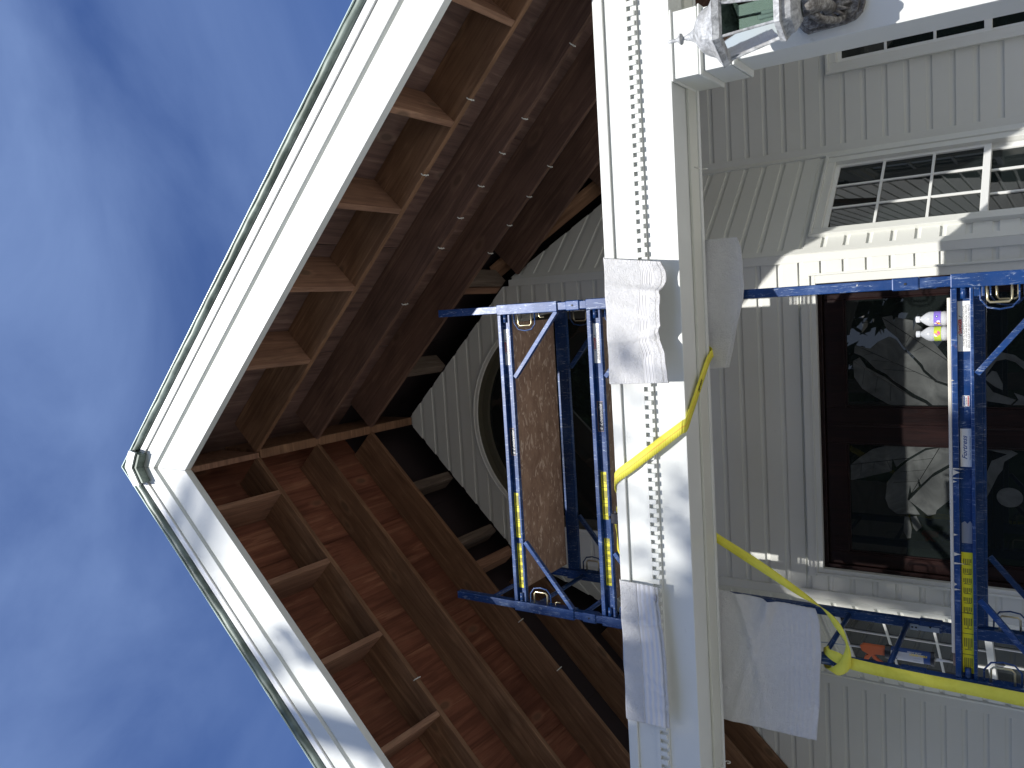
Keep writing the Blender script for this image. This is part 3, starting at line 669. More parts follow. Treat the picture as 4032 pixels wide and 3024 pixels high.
# side trusses: channel with flanges, corner braces, latches
def truss(z, y, sgn, stickers=None):
    x0, x1 = PXL+.034, PXR-.034; b = MB()
    b.box(x0, x1, y, y+.03*sgn, z-.026, z); b.box(x0, x1, y, y+.03*sgn, z-.094, z-.079)
    b.box(x0, x1, y+.026*sgn, y+.033*sgn, z-.079, z-.026); b.v = b.v
    t = b.build('side_truss', 'blue', sc, bevel=.0025)
    for sx, xa, xb in ((1, x1+.004, x1-.405), (-1, x0-.004, x0+.405)):
        yy = y+.014*sgn
        MB().tube([(xa, yy, z-.452+.012), (xb, yy, z-.105)], .0135, sq=True).build('corner_brace', 'blue', sc, bevel=.002)
        MB().tube([(xa+(.0 if sx > 0 else 0), yy, z-.053), (xa-sx*.055, yy, z-.053)], .014, 12).build('locking_barrel', 'blue', sc, smooth=True)
        # octagonal guard and zinc pin
        def L_(pts, r, nm, mt): MB().tube([(xa+.004*sx-sx*a, yy+dy, z+c) for a, dy, c in pts], r, 8).build(nm, mt, sc, smooth=True)
        L_([(0, 0, -.12), (.066, 0, -.121), (.105, 0, -.150), (.115, 0, -.20), (.108, 0, -.247), (.075, 0, -.276), (0, 0, -.276)], .0045, 'latch_guard', 'blue')
        L_([(0, .0, -.148), (.070, .004, -.149), (.082, .004, -.160), (.082, .004, -.235), (.070, .004, -.247), (0, 0, -.248)], .0055, 'locking_pin', 'steel')
        if z > 2.9: L_([(0, 0, -.31), (.030, 0, -.31), (.036, 0, -.318), (.036, 0, -.345)], .004, 'spring_clip', 'steel')
    return t
trs = []
for z in TZ: trs.append(truss(z, YF, 1)); truss(z, YB+.05, -1)
for px in (PXL, PXR):                                  # end ladders
    for z in (3.235, 2.88, 2.52, 2.16, 1.78, 1.42, 1.05, .73, .05, -.3, -.66, -1.02):
        MB().tube([(px, YF+.055, z), (px, YB-.003, z)], .0145, 10).build('ladder_rung', 'blue', sc, smooth=True)
for z in TZ:
    o = MB().box(PXL+.075, PXR-.085, YF+.036, YB-.010, z-.008, z+.014).build('platform', 'deck', sc, bevel=.003)
    if z < 1: MB().box(-1.79, -.055, YF+.004, YF+.0355, z+.0005, z+.016).build('deck_edge', 'splat', sc, bevel=.003)
# dried paint runs on the lowest front rail
b = MB()
for x, w_, hh in ((-.905, .03, .03), (-.94, .012, .018), (-.875, .008, .05), (-.92, .006, .045), (-1.30, .02, .03), (-1.34, .01, .05), (-1.20, .012, .02), (-1.45, .02, .012), (-.45, .006, .012), (-1.47, .01, .03)):
    b.prism([(x, .4185), (x+w_, .4185), (x+w_*.8, .4185-hh*.4), (x+w_*.55, .4185-hh), (x+w_*.35, .4185-hh*.5)], YF-.0015, YF-.0002)
b.build('paint_drips', 'splat', sc)

b = MB(); b.box(-1.972, -1.938, 5.0440, 5.0505, .672, .716); b.box(-1.969, -1.941, 5.0455, 5.0505, .564, .6715)
for zz_ in (.684, .704): b.tube([(-1.955, 5.0438, zz_), (-1.955, 5.0425, zz_)], .006, 10, mi=1)
b.build('rung_lock_plate', ['galv', 'black'], sc, bevel=.003)
def text_mesh(s, size, shear=0, bold=0, sx=1):
    cu = bpy.data.curves.new('t', 'FONT'); cu.body = s; cu.size = size; cu.shear = shear; cu.offset = bold; cu.align_x = 'CENTER'; cu.align_y = 'CENTER'; cu.resolution_u = 3
    o = bpy.data.objects.new('t', cu); C.objects.link(o); bpy.context.view_layer.update()
    me = bpy.data.meshes.new_from_object(o.evaluated_get(bpy.context.evaluated_depsgraph_get()))
    vs = [(v.co.x*sx, v.co.y) for v in me.vertices]; fs = [tuple(p.vertices) for p in me.polygons]
    bpy.data.objects.remove(o); bpy.data.curves.remove(cu); bpy.data.meshes.remove(me); return vs, fs
def put_text(b, s, cx, cz, y, size, mi, width=None, **k):
    vs, fs = text_mesh(s, size, **k)
    if width: q = width/(max(v[0] for v in vs)-min(v[0] for v in vs)); vs = [(v[0]*q, v[1]) for v in vs]
    b.add([(cx+x, y, cz+z) for x, z in vs], fs, mi)
YS = YF+.0245
def sticker(par, x0, x1, z0, z1, mats, draw, nm='sticker'):
    b = MB(); b.box(x0, x1, YS, YS+.001, z0, z1, 0); draw(b, (x0+x1)/2, (z0+z1)/2, x0, x1, z0, z1)
    b.build(nm, mats, par, recalc=False)
def danger(b, cx, cz, x0, x1, z0, z1):
    w_ = x1-x0; h = z1-z0
    put_text(b, 'DANGER', cx, z0+h*.80, YS-.0006, h*.36, 1, w_*.29, bold=.0008)
    b.add([(cx-w_*.17, YS-.0006, z0+h*.92), (cx-w_*.155, YS-.0006, z0+h*.92), (cx-w_*.185, YS-.0006, z0+h*.68), (cx-w_*.20, YS-.0006, z0+h*.68)], [(0, 1, 2, 3)], 2)
    b.add([(cx+w_*.17, YS-.0006, z0+h*.68), (cx+w_*.185, YS-.0006, z0+h*.68), (cx+w_*.215, YS-.0006, z0+h*.92), (cx+w_*.20, YS-.0006, z0+h*.92)], [(0, 1, 2, 3)], 2)
    for i, (s, ww) in enumerate((('THIS METAL EQUIPMENT IS CONDUCTIVE', .80), ('DO NOT USE NEAR ELECTRICAL CIRCUITS', .85), ('SERIOUS INJURY OR DEATH COULD RESULT', .88))):
        put_text(b, s, cx, z0+h*(.52-.21*i), YS-.0006, h*.20, 2, w_*ww)
def scriptlabel(s, sub=None):
    def d(b, cx, cz, x0, x1, z0, z1):
        w_ = x1-x0; h = z1-z0
        put_text(b, s, cx, cz+h*.1, YS-.0006, h*.62, 1, w_*.62, shear=.35, bold=.0004)
        if sub: put_text(b, sub, cx, z0+h*.13, YS-.0006, h*.13, 2, w_*.6)
    return d
def goldlabel(b, cx, cz, x0, x1, z0, z1):
    t = .0022
    for a in ((x0, x1, z0, z0+t), (x0, x1, z1-t, z1), (x0, x0+t, z0+t, z1-t), (x1-t, x1, z0+t, z1-t)): b.box(a[0], a[1], YS-.0006, YS, a[2], a[3], 2)
    put_text(b, 'Louisville', cx+.008, cz, YS-.0006, (z1-z0)*.62, 1, (x1-x0)*.72, shear=.35)
    for q in (.011, .017): b.add([(x0+q, YS-.0006, cz-.008), (x0+q+.003, YS-.0006, cz-.008), (x0+q+.007, YS-.0006, cz+.010), (x0+q+.004, YS-.0006, cz+.010)], [(0, 1, 2, 3)], 1)
def usa(b, cx, cz, x0, x1, z0, z1):
    w_ = x1-x0; h = z1-z0
    b.box(x0+.003, x1-.003, YS-.0006, YS, cz+h*.12, z1-.003, 1); b.box(x0+.003, x1-.003, YS-.0006, YS, z0+.003, cz-h*.22, 2)
    for i in range(5): q = x0+.008+i*(w_-.016)/4; b.box(q-.002, q+.002, YS-.0009, YS-.0006, cz+h*.24, cz+h*.31, 0); b.box(q-.001, q+.001, YS-.0009, YS-.0006, z0+.003, cz-h*.22, 0)
    put_text(b, 'USA', cx, cz-h*.05, YS-.0006, h*.26, 3, w_*.6)
def yel(divs, blocks):
    def d(b, cx, cz, x0, x1, z0, z1):
        h = z1-z0; r_ = random.Random(int(x0*1000))
        for q in divs: b.box(q-.0012, q+.0012, YS-.0006, YS, z0, z1, 1)
        for (a, c) in blocks:
            n = 5
            for i in range(n):
                zz_ = z0+h*(.13+.155*i); ln = (c-a)*(.6+.4*r_.random()); b.box(c-ln, c, YS-.0006, YS, zz_, zz_+h*.10, 2)
            b.box(a, a+.004, YS-.0006, YS, z0+h*.2, z1-h*.2, 2)
    return d
t1, t2, t3 = trs
sticker(t3, -.311, -.074, .3400, .3915, ['paper', 'red', 'black'], danger)
sticker(t3, -.573, -.521, .346, .377, ['paper', 'bluink', 'red', 'black'], usa)
sticker(t3, -.864, -.68, .340, .387, ['paper', 'bluink', 'black'], scriptlabel('Fortress', 'ROLLING TOWER SCAFFOLD'))
b = MB(); b.prism([(-1.238, .342), (-1.238, .386), (-1.14, .386), (-1.13, .372), (-1.142, .362), (-1.128, .350), (-1.14, .342)], YS, YS+.001); b.build('sticker', 'silver', t3)
sticker(t3, -1.886, -1.283, .3405, .3885, ['yellow', 'black', 'olive'], yel((-1.586, -1.688, -1.793), [(-1.345-i*.048, -1.315-i*.048) for i in range(6)]+[(-1.665, -1.61), (-1.77, -1.71), (-1.87, -1.81)]))
sticker(t2, -.335, -.095, 2.2835, 2.333, ['paper', 'red', 'black'], danger)
sticker(t2, -.753, -.569, 2.284, 2.332, ['navy', 'paper', 'gold'], goldlabel)
sticker(t2, -1.301, -1.004, 2.284, 2.331, ['yellow', 'black', 'olive'], yel((-1.10, -1.20), [(-1.08, -1.02), (-1.18, -1.12), (-1.28, -1.22)]))
sticker(t2, -1.719, -1.42, 2.284, 2.331, ['yellow', 'black', 'olive'], yel((), [(-1.70+i*.05, -1.67+i*.05) for i in range(6)]))
sticker(t1, -.337, -.105, 2.9365, 2.985, ['paper', 'red', 'black'], danger)
sticker(t1, -.932, -.752, 2.937, 2.985, ['navy', 'paper', 'gold'], goldlabel)
sticker(t1, -1.483, -1.183, 2.937, 2.984, ['yellow', 'black', 'olive'], yel((-1.28, -1.38), [(-1.27, -1.2), (-1.37, -1.31), (-1.47, -1.41)]))
sticker(t1, -1.824, -1.524, 2.937, 2.984, ['yellow', 'black', 'olive'], yel((), [(-1.80+i*.05, -1.77+i*.05) for i in range(6)]))

# ================================================================= TOWELS
def interp(pts, t):
    n = len(pts)-1; i = min(int(t*n), n-1); q = t*n-i; q = q*q*(3-2*q)*.5+q*.5
    return tuple(a+(c-a)*q for a, c in zip(pts[i], pts[i+1]))
def towel(label, ft, fb, bt, bb, wave, fold, bands_f, bands_b, bside, ribs):
    """ft/fb: front top and front hem (x,z) left to right; bt/bb the same at the back"""
    b = MB(); nu, nv = 96, 340; vf, vb = .36, .52
    def fn(u, v):
        if v < vf:
            q = 1-v/vf; t, e = interp(ft, u), interp(fb, u); x, z = t[0]+(e[0]-t[0])*q, t[1]+(e[1]-t[1])*q
            amp = q**1.3; y = 3.934-.006-amp*(wave(u)+.004)
            for (c, wd, sl, h) in fold: y -= h*math.exp(-((u-c-sl*q)/wd)**2)*(.35+.65*q)
            if q > .93: y += .0035
            if bands_f[0] < q < bands_f[1]: y += ribs*(.5+.5*math.cos((q-bands_f[0])/(bands_f[1]-bands_f[0])*2*math.pi*bands_f[2]))
            return (x, y, z)
        if v < vb:
            q = (v-vf)/(vb-vf); t, e = interp(ft, u), interp(bt, u); y = 3.928+(4.322-3.928)*q
            r_ = .030*(1-(2*q-1)**8); return (t[0]+(e[0]-t[0])*q, y, 2.0+r_+.002*math.sin(u*19+q*9))
        q = (v-vb)/(1-vb); t, e = interp(bt, u), interp(bb, u); x, z = t[0]+(e[0]-t[0])*q, 2.0+(e[1]-2.0)*q
        y = 4.318+q*.003+.011*q*math.sin(u*8+1.2*q)+.005*q*math.sin(u*19+3+q)+(.004 if q > .965 else 0)
        for (c, wd, sl, h) in bside: y -= h*math.exp(-((q-c-sl*u)/wd)**2)*(.3+.7*u)
        if bands_b[0] < q < bands_b[1]: y += .0016*math.cos((q-bands_b[0])/(bands_b[1]-bands_b[0])*2*math.pi*bands_b[2])
        return (x, y, z)
    def mi(u, v):
        q = 1-v/vf
        return 1 if v < vf and ribs > .003 and bands_f[0] < q < bands_f[1] else 0
    b.grid(fn, nu, nv, mi); o = b.build('towel', ['towel', 'towelband'], None, smooth=True, solid=.006, off=0, loc=(ft[0][0], 4.1, 2.0), recalc=False)
    return tag(o, label, 'towel')
towel('white terry towel draped over the beam nearer the lantern, dense ribbed band at its hem',
      [(-.417, 2.004), (-.19, 2.004), (.03, 2.004), (.257, 2.004)],
      [(-.405, 1.654), (-.344, 1.651), (-.257, 1.664), (-.185, 1.700), (-.12, 1.688), (-.06, 1.677), (0, 1.673), (.063, 1.680), (.11, 1.662), (.167, 1.659), (.211, 1.666)],
      [(-.40, 1.9), (-.1, 1.9), (.15, 1.9), (.335, 1.9)],
      [(-.368, 1.488), (-.28, 1.466), (-.198, 1.446), (-.105, 1.417), (-.018, 1.395), (.07, 1.386), (.177, 1.393), (.276, 1.402), (.326, 1.417)],
      lambda u: .028+.026*math.sin(u*13+.3)+.012*math.sin(u*5.3), [(.31, .030, .06, .026), (.80, .028, -.10, .024), (.55, .10, .0, .010), (.12, .05, .25, .010), (.66, .035, -.2, .010), (.93, .03, .05, .010)],
      (.60, .80, 7), (2, 3, 1), [(.5, .09, .3, .010), (.25, .06, .5, .006)], .0055)
towel('white terry towel with its bath-size tail hanging below the beam beside the yellow strap loop',
      [(-2.302, 2.002), (-2.0, 2.003), (-1.75, 2.004), (-1.503, 2.004)],
      [(-2.290, 1.746), (-2.2, 1.744), (-2.114, 1.742), (-1.905, 1.751), (-1.739, 1.765), (-1.63, 1.775), (-1.508, 1.778)],
      [(-2.38, 1.9), (-2.1, 1.9), (-1.8, 1.9), (-1.60, 1.9)],
      [(-2.39, 1.082), (-2.19, 1.062), (-1.976, 1.047), (-1.871, 1.042), (-1.746, 1.049), (-1.656, 1.069)],
      lambda u: .010+.006*math.sin(u*7), [(.25, .03, .08, .009), (.42, .02, -.04, .010), (.66, .03, .05, .009), (.85, .02, .03, .007), (.1, .03, .1, .006)],
      (.42, .92, 4), (.80, .965, 6), [(.50, .030, .25, .020), (.72, .025, -.18, .016), (.36, .05, .40, .016), (.62, .02, .12, .010)], .0040)
for o in bpy.data.objects:
    if o.name == 'towel.001':
        b = MB(); b.box(-1.580, -1.548, 3.905, 3.9065, 1.788, 1.800, 0); put_text(b, 'HOTEL', -1.564, 1.794, 3.9045, .007, 1) if False else None
        b.build('hem_label', ['towelgrey'], o)

# ================================================================= RATCHET STRAP
st = thing('ratchet_strap', 'yellow ratchet strap wound round the white beam and looped on a blue scaffold post', 'strap', (-.9, 4.0, 2.02))
def web(name, secs, sub=6, stripe=True, th=.0022):
    """secs: list of (centre, half-width vector)"""
    b = MB(); pts = []
    n = len(secs)
    def cr(a, b_, c, d, t): return .5*((2*b_)+(-a+c)*t+(2*a-5*b_+4*c-d)*t*t+(-a+3*b_-3*c+d)*t**3)
    for i in range(n-1):
        for k in range(sub):
            t = k/sub; q = [secs[max(i-1, 0)], secs[i], secs[i+1], secs[min(i+2, n-1)]]
            pts.append(tuple(cr(*[Vector(z[j]) for z in q], t) for j in (0, 1)))
    pts.append(tuple(Vector(z) for z in secs[-1]))
    vs = []
    for c, h in pts: vs += [c-h, c-h*.075, c-h*.03, c+h*.02, c+h*.06, c+h]
    fs = []; ms = []
    for i in range(len(pts)-1):
        for k in range(5): fs.append((i*6+k, i*6+k+1, i*6+k+7, i*6+k+6)); ms.append(1 if stripe and k in (1, 3) else 0)
    b.add(vs, fs); b.m = ms
    return b.build(name, ['strap', 'orange'], st, smooth=True, solid=th, off=0, recalc=False)
hw = Vector((.037, 0, .0))
web('webbing', [((-1.20, 4.28, 2.018), (0, .027, 0)), ((-1.08, 4.1, 2.018), (.01, .025, 0)), ((-.98, 3.96, 2.0175), (.036, .012, .002)), ((-.930, 3.938, 2.004), (.037, .0, -.001)), ((-.857, 3.939, 1.906), (.0368, 0, 0)), ((-.784, 3.942, 1.807), (.0368, 0, 0)), ((-.712, 3.946, 1.710), (.0365, 0, 0)), ((-.640, 3.951, 1.612), (.036, .0, -.003))], 6)
web('webbing', [((-.640, 3.951, 1.612), (.036, .0, -.003)), ((-.628, 3.966, 1.597), (.034, -.006, 0)), ((-.56, 4.03, 1.592), (.024, -.018, 0)), ((-.335, 4.240, 1.576), (.016, -.024, 0)), ((-.30, 4.29, 1.574), (.018, -.018, 0)), ((-.27, 4.325, 1.60), (.024, -.004, 0)), ((-.2, 4.33, 1.9), (.027, 0, 0))], 6)
web('webbing', [((-1.28, 4.318, 1.95), (.026, 0, 0)), ((-1.286, 4.316, 1.66), (.025, 0, -.004)), ((-1.33, 4.305, 1.57), (.023, 0, -.009)), ((-1.445, 4.30, 1.355), (.022, .003, -.011)), ((-1.575, 4.30, 1.133), (.010, .012, -.006)), ((-1.645, 4.30, 1.015), (-.004, .012, .010)), ((-1.720, 4.295, .950), (-.006, .004, .018)), ((-1.80, 4.29, .908), (-.004, .008, .008)), ((-1.865, 4.285, .905), (0, .004, .020)), ((-1.93, 4.29, .925), (.012, .003, .027)), ((-1.99, 4.335, .985), (.012, .004, .028)), ((-2.0, 4.40, 1.03), (.008, .010, .024)), ((-1.95, 4.44, 1.04), (.0, .012, .024)), ((-1.895, 4.42, 1.04), (-.010, .010, .014)), ((-1.886, 4.345, 1.022), (-.016, .004, .012)), ((-1.893, 4.305, .965), (-.028, .0, .010)), ((-1.912, 4.297, .88), (-.031, 0, .002)), ((-1.926, 4.297, .60), (-.031, 0, 0)), ((-1.932, 4.297, .30), (-.032, 0, 0)), ((-1.94, 4.300, .05), (-.034, 0, 0)), ((-1.95, 4.31, -.5), (-.034, 0, 0)), ((-1.97, 4.33, -1.3), (-.034, 0, 0))], 7, False)
b = MB()
b.box(-1.245, -1.195, 4.15, 4.20, 2.06, 2.14); b.tube([(-1.19, 4.14, 2.115), (-1.25, 4.14, 2.115)], .014, 10); b.tube([(-1.215, 4.13, 2.16), (-1.225, 4.22, 2.165)], .008, 8)
b.box(-1.25, -1.19, 4.19, 4.196, 2.02, 2.16); b.box(-1.25, -1.19, 4.13, 4.136, 2.02, 2.15)
b.build('ratchet', 'dark', st, bevel=.003)
web('webbing', [((-1.26, 4.2, 2.155), (0, .024, .006)), ((-1.34, 4.2, 2.150), (0, .022, .012)), ((-1.44, 4.2, 2.145), (0, .020, .016)), ((-1.462, 4.2, 2.11), (0, .022, .006)), ((-1.44, 4.2, 2.04), (0, .024, 0))], 6)
web('webbing', [((-1.10, 4.16, 2.05), (0, .022, .0)), ((-1.15, 4.17, 2.115), (0, .022, .0)), ((-1.195, 4.18, 2.12), (0, .022, 0))], 5)
b = MB(); vs, fs = text_mesh('WLL 3333 LBS', .021, .25, .0012)
dr = Vector((-.225, -.21, 0)).normalized(); du = Vector((-dr.y, dr.x, 0))*-1
b.add([Vector((-.425, 4.157, 1.5805))+dr*(x*1.0)+du*y for x, y in vs], fs); b.build('load_marking', 'black', st, recalc=False)

# webbing clip hung on the upper scaffold deck behind the strap
cl = thing('adjuster_buckle', 'black plastic buckle on a short grey webbing end beside the ratchet handle', 'buckle', (-1.6, 4.335, 2.1))
b = MB(); b.T = None
b.tube([(-1.50, 4.33, 2.165), (-1.56, 4.335, 2.15), (-1.63, 4.335, 2.06), (-1.67, 4.33, 2.0)], .012, sq=True); b.build('webbing_end', 'silver', cl)
b = MB(); b.box(-1.60, -1.565, 4.318, 4.328, 2.09, 2.13); b.tube([(-1.552, 4.32, 2.12), (-1.60, 4.32, 2.145)], .006, 8); b.tube([(-1.575, 4.32, 2.09), (-1.62, 4.32, 2.115)], .006, 8); b.build('buckle_frame', 'dark', cl, bevel=.003)

# ================================================================= BOTTLES
def bottle(x, y, z, kind, label):
    t = thing('water_bottle', label, 'bottle', (x, y, z), 'bottles on the scaffold deck')
    r = .036; s = 1.0
    pr = [(.001, 0), (.028, 0), (.034, .005), (.0355, .02), (.0345, .03), (.0350, .034), (.0350, .062), (.0355, .066), (.036, .078), (.034, .088), (.028, .100), (.019, .112), (.0135, .119), (.0125, .125), (.0125, .130)]
    MB().lathe((x, y, z), [(a, c) for a, c in pr], 28).build('bottle_body', 'bottle', t, smooth=True)
    MB().lathe((x, y, z), [(.001, .126), (.015, .126), (.0155, .130), (.0155, .141), (.014, .1435), (.001, .1435)], 24).build('cap', 'capwhite', t, smooth=False)
    n = 28; b = MB(); a0, a1 = -math.pi, 0
    for k in range(n):
        p, q = a0*1.0+2*math.pi*k/n, a0+2*math.pi*(k+1)/n
        b.add([(x+.0358*math.cos(a), y+.0358*math.sin(a), z+c) for a, c in ((p, .033), (q, .033), (q, .0635), (p, .0635))], [(0, 1, 2, 3)], 0)
    def blob(an, zz_, ra, rz, mi, a_s=0, a_e=2*math.pi, rr=.0362):
        pts = [(an, zz_)]+[(an+ra/.036*math.cos(a_s+(a_e-a_s)*i/16), zz_+rz*math.sin(a_s+(a_e-a_s)*i/16)) for i in range(17)]
        vs = [(x+rr*math.cos(a), y+rr*math.sin(a), z+c) for a, c in pts]; b.add(vs, [(0, i, i+1) for i in range(1, 17)], mi)
    fr = -math.pi/2
    if kind == 0:
        blob(fr-.55, .047, .008, .008, 2); blob(fr-.7, .040, .005, .006, 3); blob(fr-.35, .043, .006, .008, 4); blob(fr+.35, .050, .006, .006, 5); blob(fr+.35, .050, .003, .003, 4, rr=.0364)
        blob(fr-.6, .055, .004, .006, 4)
    else:
        blob(fr, .050, .014, .013, 3); blob(fr+.1, .048, .012, .012, 2, rr=.0364); blob(fr-.12, .054, .009, .009, 4, .8, 4.0, rr=.0366); blob(fr+.25, .054, .007, .006, 3, rr=.0367)
    b.build('label_sleeve', [('purple' if kind == 0 else 'lime'), 'paper', 'pink' if kind else 'red', 'yel2', 'paper', 'bluink'], t, smooth=True, recalc=False)
bottle(-.154, 4.43, .4325, 0, 'small water bottle with a purple label on the lowest scaffold deck')
bottle(-.226, 4.43, .4325, 1, 'small water bottle with a lime green label and pink swirl on the lowest scaffold deck')

# ================================================================= CAULKING GUN
gx, gy = -1.966, 4.66
gun = thing('caulking_gun', 'orange handled caulking gun with a silver and blue cartridge hanging from a scaffold rung', 'tool', (gx, gy, .5))
MB().tube([(gx, gy, .555), (gx, gy, .76)], .033, 24).build('cartridge', 'bluink', gun, smooth=False)
b = MB(); n = 20
for k in range(n):
    p, q = R(-150)+R(100)*k/n, R(-150)+R(100)*(k+1)/n
    b.add([(gx+.0338*math.cos(a), gy+.0338*math.sin(a), c) for a, c in ((p, .595), (q, .595), (q, .755), (p, .755))], [(0, 1, 2, 3)], 0)
for i in range(12): p = R(-115); b.add([(gx+.0342*math.cos(a), gy+.0342*math.sin(a), .61+i*.0028+c) for a, c in ((p, 0), (p+.5, 0), (p+.5, .0012), (p, .0012))], [(0, 1, 2, 3)], 1)
def curved(s, a_c, zc, size, mi, width, rr=.0342):
    vs, fs = text_mesh(s, size, 0, .0006); q = width/(max(v[0] for v in vs)-min(v[0] for v in vs))
    b.add([(gx+rr*math.cos(a_c+v[1]/rr), gy+rr*math.sin(a_c+v[1]/rr), zc-v[0]*q) for v in vs], fs, mi)
curved('HDX', R(-122), .735, .016, 1, .028)
curved('LIQUID NAILS', R(-62), .62, .014, 2, .085); curved('HEAVY DUTY', R(-42), .64, .011, 0, .07)
b.build('cartridge_label', ['galvlabel', 'black', 'yel2'], gun, recalc=False)
b = MB(); b.tube([(gx, gy, .545), (gx, gy, .562)], .037, 24); b.tube([(gx, gy, .755), (gx, gy, .785)], .037, 24)
b.box(gx-.005, gx+.005, gy+.034, gy+.037, .56, .76); b.build('frame_rings', 'dark', gun, bevel=.002)
MB().tube([(gx, gy, .545), (gx, gy, .53), (gx+.001, gy, .47)], [.012, .0085, .005], 14).build('nozzle', 'capwhite', gun, smooth=True)
b = MB()
b.prism([(gx-.022, .785), (gx+.026, .785), (gx+.024, .90), (gx+.012, .915), (gx-.015, .905), (gx-.03, .87), (gx-.042, .89), (gx-.075, .90), (gx-.08, .885), (gx-.05, .865), (gx-.03, .85), (gx-.024, .83)], gy-.014, gy+.014)
b.prism([(gx-.018, .85), (gx-.045, .83), (gx-.07, .79), (gx-.085, .785), (gx-.078, .80), (gx-.055, .845), (gx-.028, .868)], gy-.009, gy+.009)
b.build('handle', 'gunorange', gun, bevel=.004)
MB().tube([(gx, gy, .90), (gx-.005, gy, 1.04), (gx-.012, gy, 1.16), (gx-.035, gy, 1.175)], .0035, 8).build('plunger_rod', 'galv', gun, smooth=True)

# ================================================================= HOOKS and CABLE STAPLES
def hook(x, label):
    t = MB(); t.tube([(x, 4.20, 1.588), (x, 4.275, 1.588), (x, 4.30, 1.585)]+[(x-.002+.0*i, 4.305+.012*math.sin(a), 1.571+.014*math.cos(a)) for i, a in enumerate([.2, .9, 1.6, 2.4, 3.2, 4.0, 4.8])], .0032, 8)
    tag(t.build('cup_hook', 'clip', None, smooth=True, loc=(x, 4.2, 1.588)), label, 'hook')
hook(.705, 'white screw hook under the beam between the capital and the first towel')
hook(-2.63, 'white screw hook under the beam past the hanging bath towel')
STP = [(1.262, 4.005, 1), (.88, 4.005, 1), (1.63, 4.615, 1), (1.25, 4.615, 1), (1.059, 4.615, 1), (.869, 4.615, 1), (.677, 4.615, 1), (.487, 4.615, 1), (.111, 4.615, 1), (1.046, 5.25, 1), (.853, 5.25, 1), (.662, 5.25, 1), (.469, 5.25, 1), (-2.431, 4.005, -1), (-2.462, 5.25, -1), (-2.798, 5.25, -1)]
b0 = None
for i, (x, y, sg) in enumerate(STP):
    if b0 is None:
        b = MB(); b.tube([(0, -.03, .010), (0, -.028, -.003), (0, .028, -.003), (0, .03, .010)], .0036, 6); b.box(-.004, .004, -.003, .003, -.010, 0); b0 = b.build('cable_staple', 'clip', None, loc=(0, 0, 0)); o = b0
    else: o = b0.copy(); C.objects.link(o)
    z = (RC-x) if sg > 0 else (LC+x)
    o.location = (x, y, z-.002); o.rotation_euler = (0, R(45*sg), R(random.uniform(-6, 6)))
    row = sorted([q for q in STP if q[1] == y and q[2] == sg], key=lambda q: abs(q[0]-RX)); k = row.index((x, y, sg))
    which = {4.005: 'front', 4.615: 'second', 5.25: 'third'}[y]; sd2 = 'lantern side' if sg > 0 else 'strap side'
    pos = 'only one' if len(row) == 1 else ('nearest the peak' if k == 0 else ('nearest the eave' if k == len(row)-1 else ('second', 'third', 'fourth', 'fifth', 'sixth', 'seventh')[k-1]+' down from the peak'))
    tag(o, f'white cable staple on the {which} rafter, {sd2} slope, {pos}', 'staple', 'cable staples on the rafters')

# ================================================================= TREES across the yard, behind the camera
def leafy(name, label, cx, cy, cz, rx, ry, rz, n, size, trunk):
    t = thing(name, label, 'tree', (cx, cy, -H), 'trees along the far side of the yard' if name == 'yard_tree' else None); rr = random.Random(11); b = MB()
    for k in range(n):
        while True:
            p = Vector((rr.uniform(-1, 1), rr.uniform(-1, 1), rr.uniform(-1, 1)))
            if p.length < 1 and (math.sin(p.x*5+1)*math.sin(p.y*6)*math.sin(p.z*5+2) > -.25): break
        c = Vector((cx+p.x*rx, cy+p.y*ry, cz+p.z*rz)); s = size*rr.uniform(.6, 1.3)
        a = Vector((rr.gauss(0, 1), rr.gauss(0, 1), rr.gauss(0, 1))).normalized(); e = a.orthogonal().normalized()
        d = a.cross(e); b.add([c-e*s, c-d*s*.45, c+e*s, c+d*s*.45], [(0, 1, 2, 3)])
    b.build('crown', 'leaf', t, recalc=False)
    b = MB(); b.tube([(cx, cy, -H), (cx+.1, cy, cz-rz*.8), (cx-.1, cy+.1, cz)], [.3, .2, .08], 12)
    for k in range(7):
        a = k*.9; b.tube([(cx, cy, cz-rz*(.7-.1*k)), (cx+math.cos(a)*rx*.6, cy+math.sin(a)*ry*.6, cz-rz*.1+.2*k)], [.08, .02], 8)
    b.build('trunk', 'bark', t)
def palm(label, cx, cy, cz, L0, n, droop, seed, yaw0=0):
    t = thing('palm_tree', label, 'tree', (cx, cy, -H)); rr = random.Random(seed)
    for k in range(n):
        a = yaw0+2*math.pi*k/n+rr.uniform(-.15, .15); el = rr.uniform(-.1, .9); b = MB(); pts = []
        for i in range(13):
            q = i/12; rad = L0*(q*math.cos(el)); z = cz+L0*(q*math.sin(el)-droop*q*q); pts.append(Vector((cx+rad*math.cos(a), cy+rad*math.sin(a), z)))
        b.tube(pts, [.035-.0025*i for i in range(13)], 6); sd_ = Vector((-math.sin(a), math.cos(a), 0))
        for i in range(2, 60):
            q = i/60; j = min(int(q*12), 11); p = pts[j].lerp(pts[j+1], q*12-j); d = (pts[j+1]-pts[j]).normalized()
            ln = .62*L0*.32*math.sin(math.pi*min(q*.9+.12, 1))**.6
            for sgn in (1, -1):
                tip = p+sd_*sgn*ln*.8+d*ln*.45+Vector((0, 0, -.35*ln*rr.uniform(.6, 1.3)))
                b.add([p-d*.018, p+d*.018, tip], [(0, 1, 2)])
        b.build('frond', 'frond', t, recalc=False)
    b = MB(); b.tube([(cx+.6, cy-.3, -H), (cx+.35, cy-.2, cz*.4), (cx, cy, cz)], [.2, .15, .12], 12); b.build('trunk', 'bark', t)
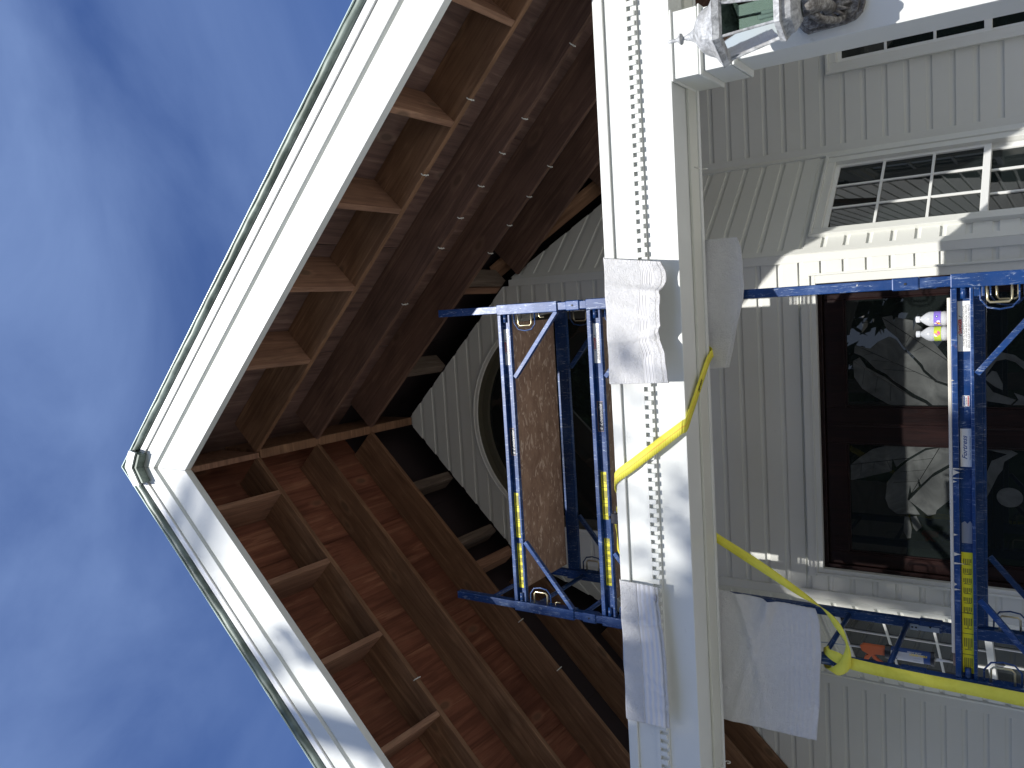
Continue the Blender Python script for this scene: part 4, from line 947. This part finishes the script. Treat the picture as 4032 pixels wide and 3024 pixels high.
leafy('shade_tree', 'broad leafy tree across the yard, seen only in the panes', -2.55, -6.0, 8.7, 2.3, 1.7, 2.1, 8500, .16, .3)
b = MB(); rr = random.Random(21)                     # sparse unseen leaves added to filter the sun on the beam's left
for k in range(800):
    c = Vector((-2.5+2.3*rr.uniform(-1, 1), -6+.8*rr.uniform(-1, 1), 11.2+.62*rr.uniform(-1, 1))); s = .085*rr.uniform(.6, 1.3)
    a = Vector((rr.gauss(0, 1), rr.gauss(0, 1), rr.gauss(0, 1))).normalized(); e = a.orthogonal().normalized(); d = a.cross(e)
    b.add([c-e*s, c-d*s*.45, c+e*s, c+d*s*.45], [(0, 1, 2, 3)])
for k in range(650):  # narrow cluster added to shade the wall strip left of the door
    c = Vector((-2.03+.12*rr.uniform(-1, 1), -6+.3*rr.uniform(-1, 1), 12.05+.75*rr.uniform(-1, 1))); s = .06*rr.uniform(.6, 1.3)
    a = Vector((rr.gauss(0, 1), rr.gauss(0, 1), rr.gauss(0, 1))).normalized(); e = a.orthogonal().normalized(); d = a.cross(e)
    b.add([c-e*s, c-d*s*.45, c+e*s, c+d*s*.45], [(0, 1, 2, 3)])
b.build('added_shade_leaves', 'leaf', bpy.data.objects['shade_tree'], recalc=False)
palm('tall coconut palm across the yard, its fronds dappling the left gable', -2.6, -8.0, 16.0, 2.3, 13, .55, 4)
palm('leaning young palm across the yard, mirrored in the door glass', 1.9, -9.0, 4.2, 2.4, 14, .6, 9)

T0 = None
for i, (x, y, hh) in enumerate(((-9.5, -17, 5.2), (-4.6, -18, 6.2), (1.8, -17.5, 5.0), (6.6, -18.5, 6.8), (11.8, -17, 5.6), (-15, -19, 6.5))):
    lb = ('round yard tree at the far left of the window reflections', 'tall yard tree mirrored in the left door pane', 'low yard tree mirrored in the right door pane', 'tall yard tree mirrored in the arched window', 'yard tree mirrored in the lantern glass', 'farthest yard tree beyond the hedge')[i]
    if T0 is None: leafy('yard_tree', lb, x, y, hh, 3.4, 2.6, 4.6, 2600, .42, .3); T0 = bpy.data.objects['yard_tree']; p0 = Vector((x, y, hh)); continue
    c_ = T0.copy(); C.objects.link(c_); c_.location = (x, y, T0.location.z); c_.scale = (1, 1, hh/5.2); c_.rotation_euler = (0, 0, i*1.3); c_['label'] = lb
    for ch in T0.children: d = ch.copy(); C.objects.link(d); d.parent = c_
hd = MB(); rr = random.Random(2)  # hedge added out of view to hold back light from the low sky
def hfn(u, v):
    x = -26+52*u; a = math.pi*v; return (x+rr.uniform(-.2, .2), -15.5-2.2*math.cos(a)+rr.uniform(-.35, .35), -H+(5.4+1.3*math.sin(x*.7)+.8*math.sin(x*1.9))*math.sin(a)**.5+rr.uniform(-.3, .3)*math.sin(a))
hd.grid(hfn, 150, 26); tag(hd.build('added_hedge', 'leaf', None, loc=(0, -15.5, -H), recalc=False), 'unseen sky-dimming hedge along the far side of the yard', 'added_hedge')

# lift everything so that the porch floor is the ground plane
for o in bpy.data.objects:
    if o.parent is None: o.location.z += H
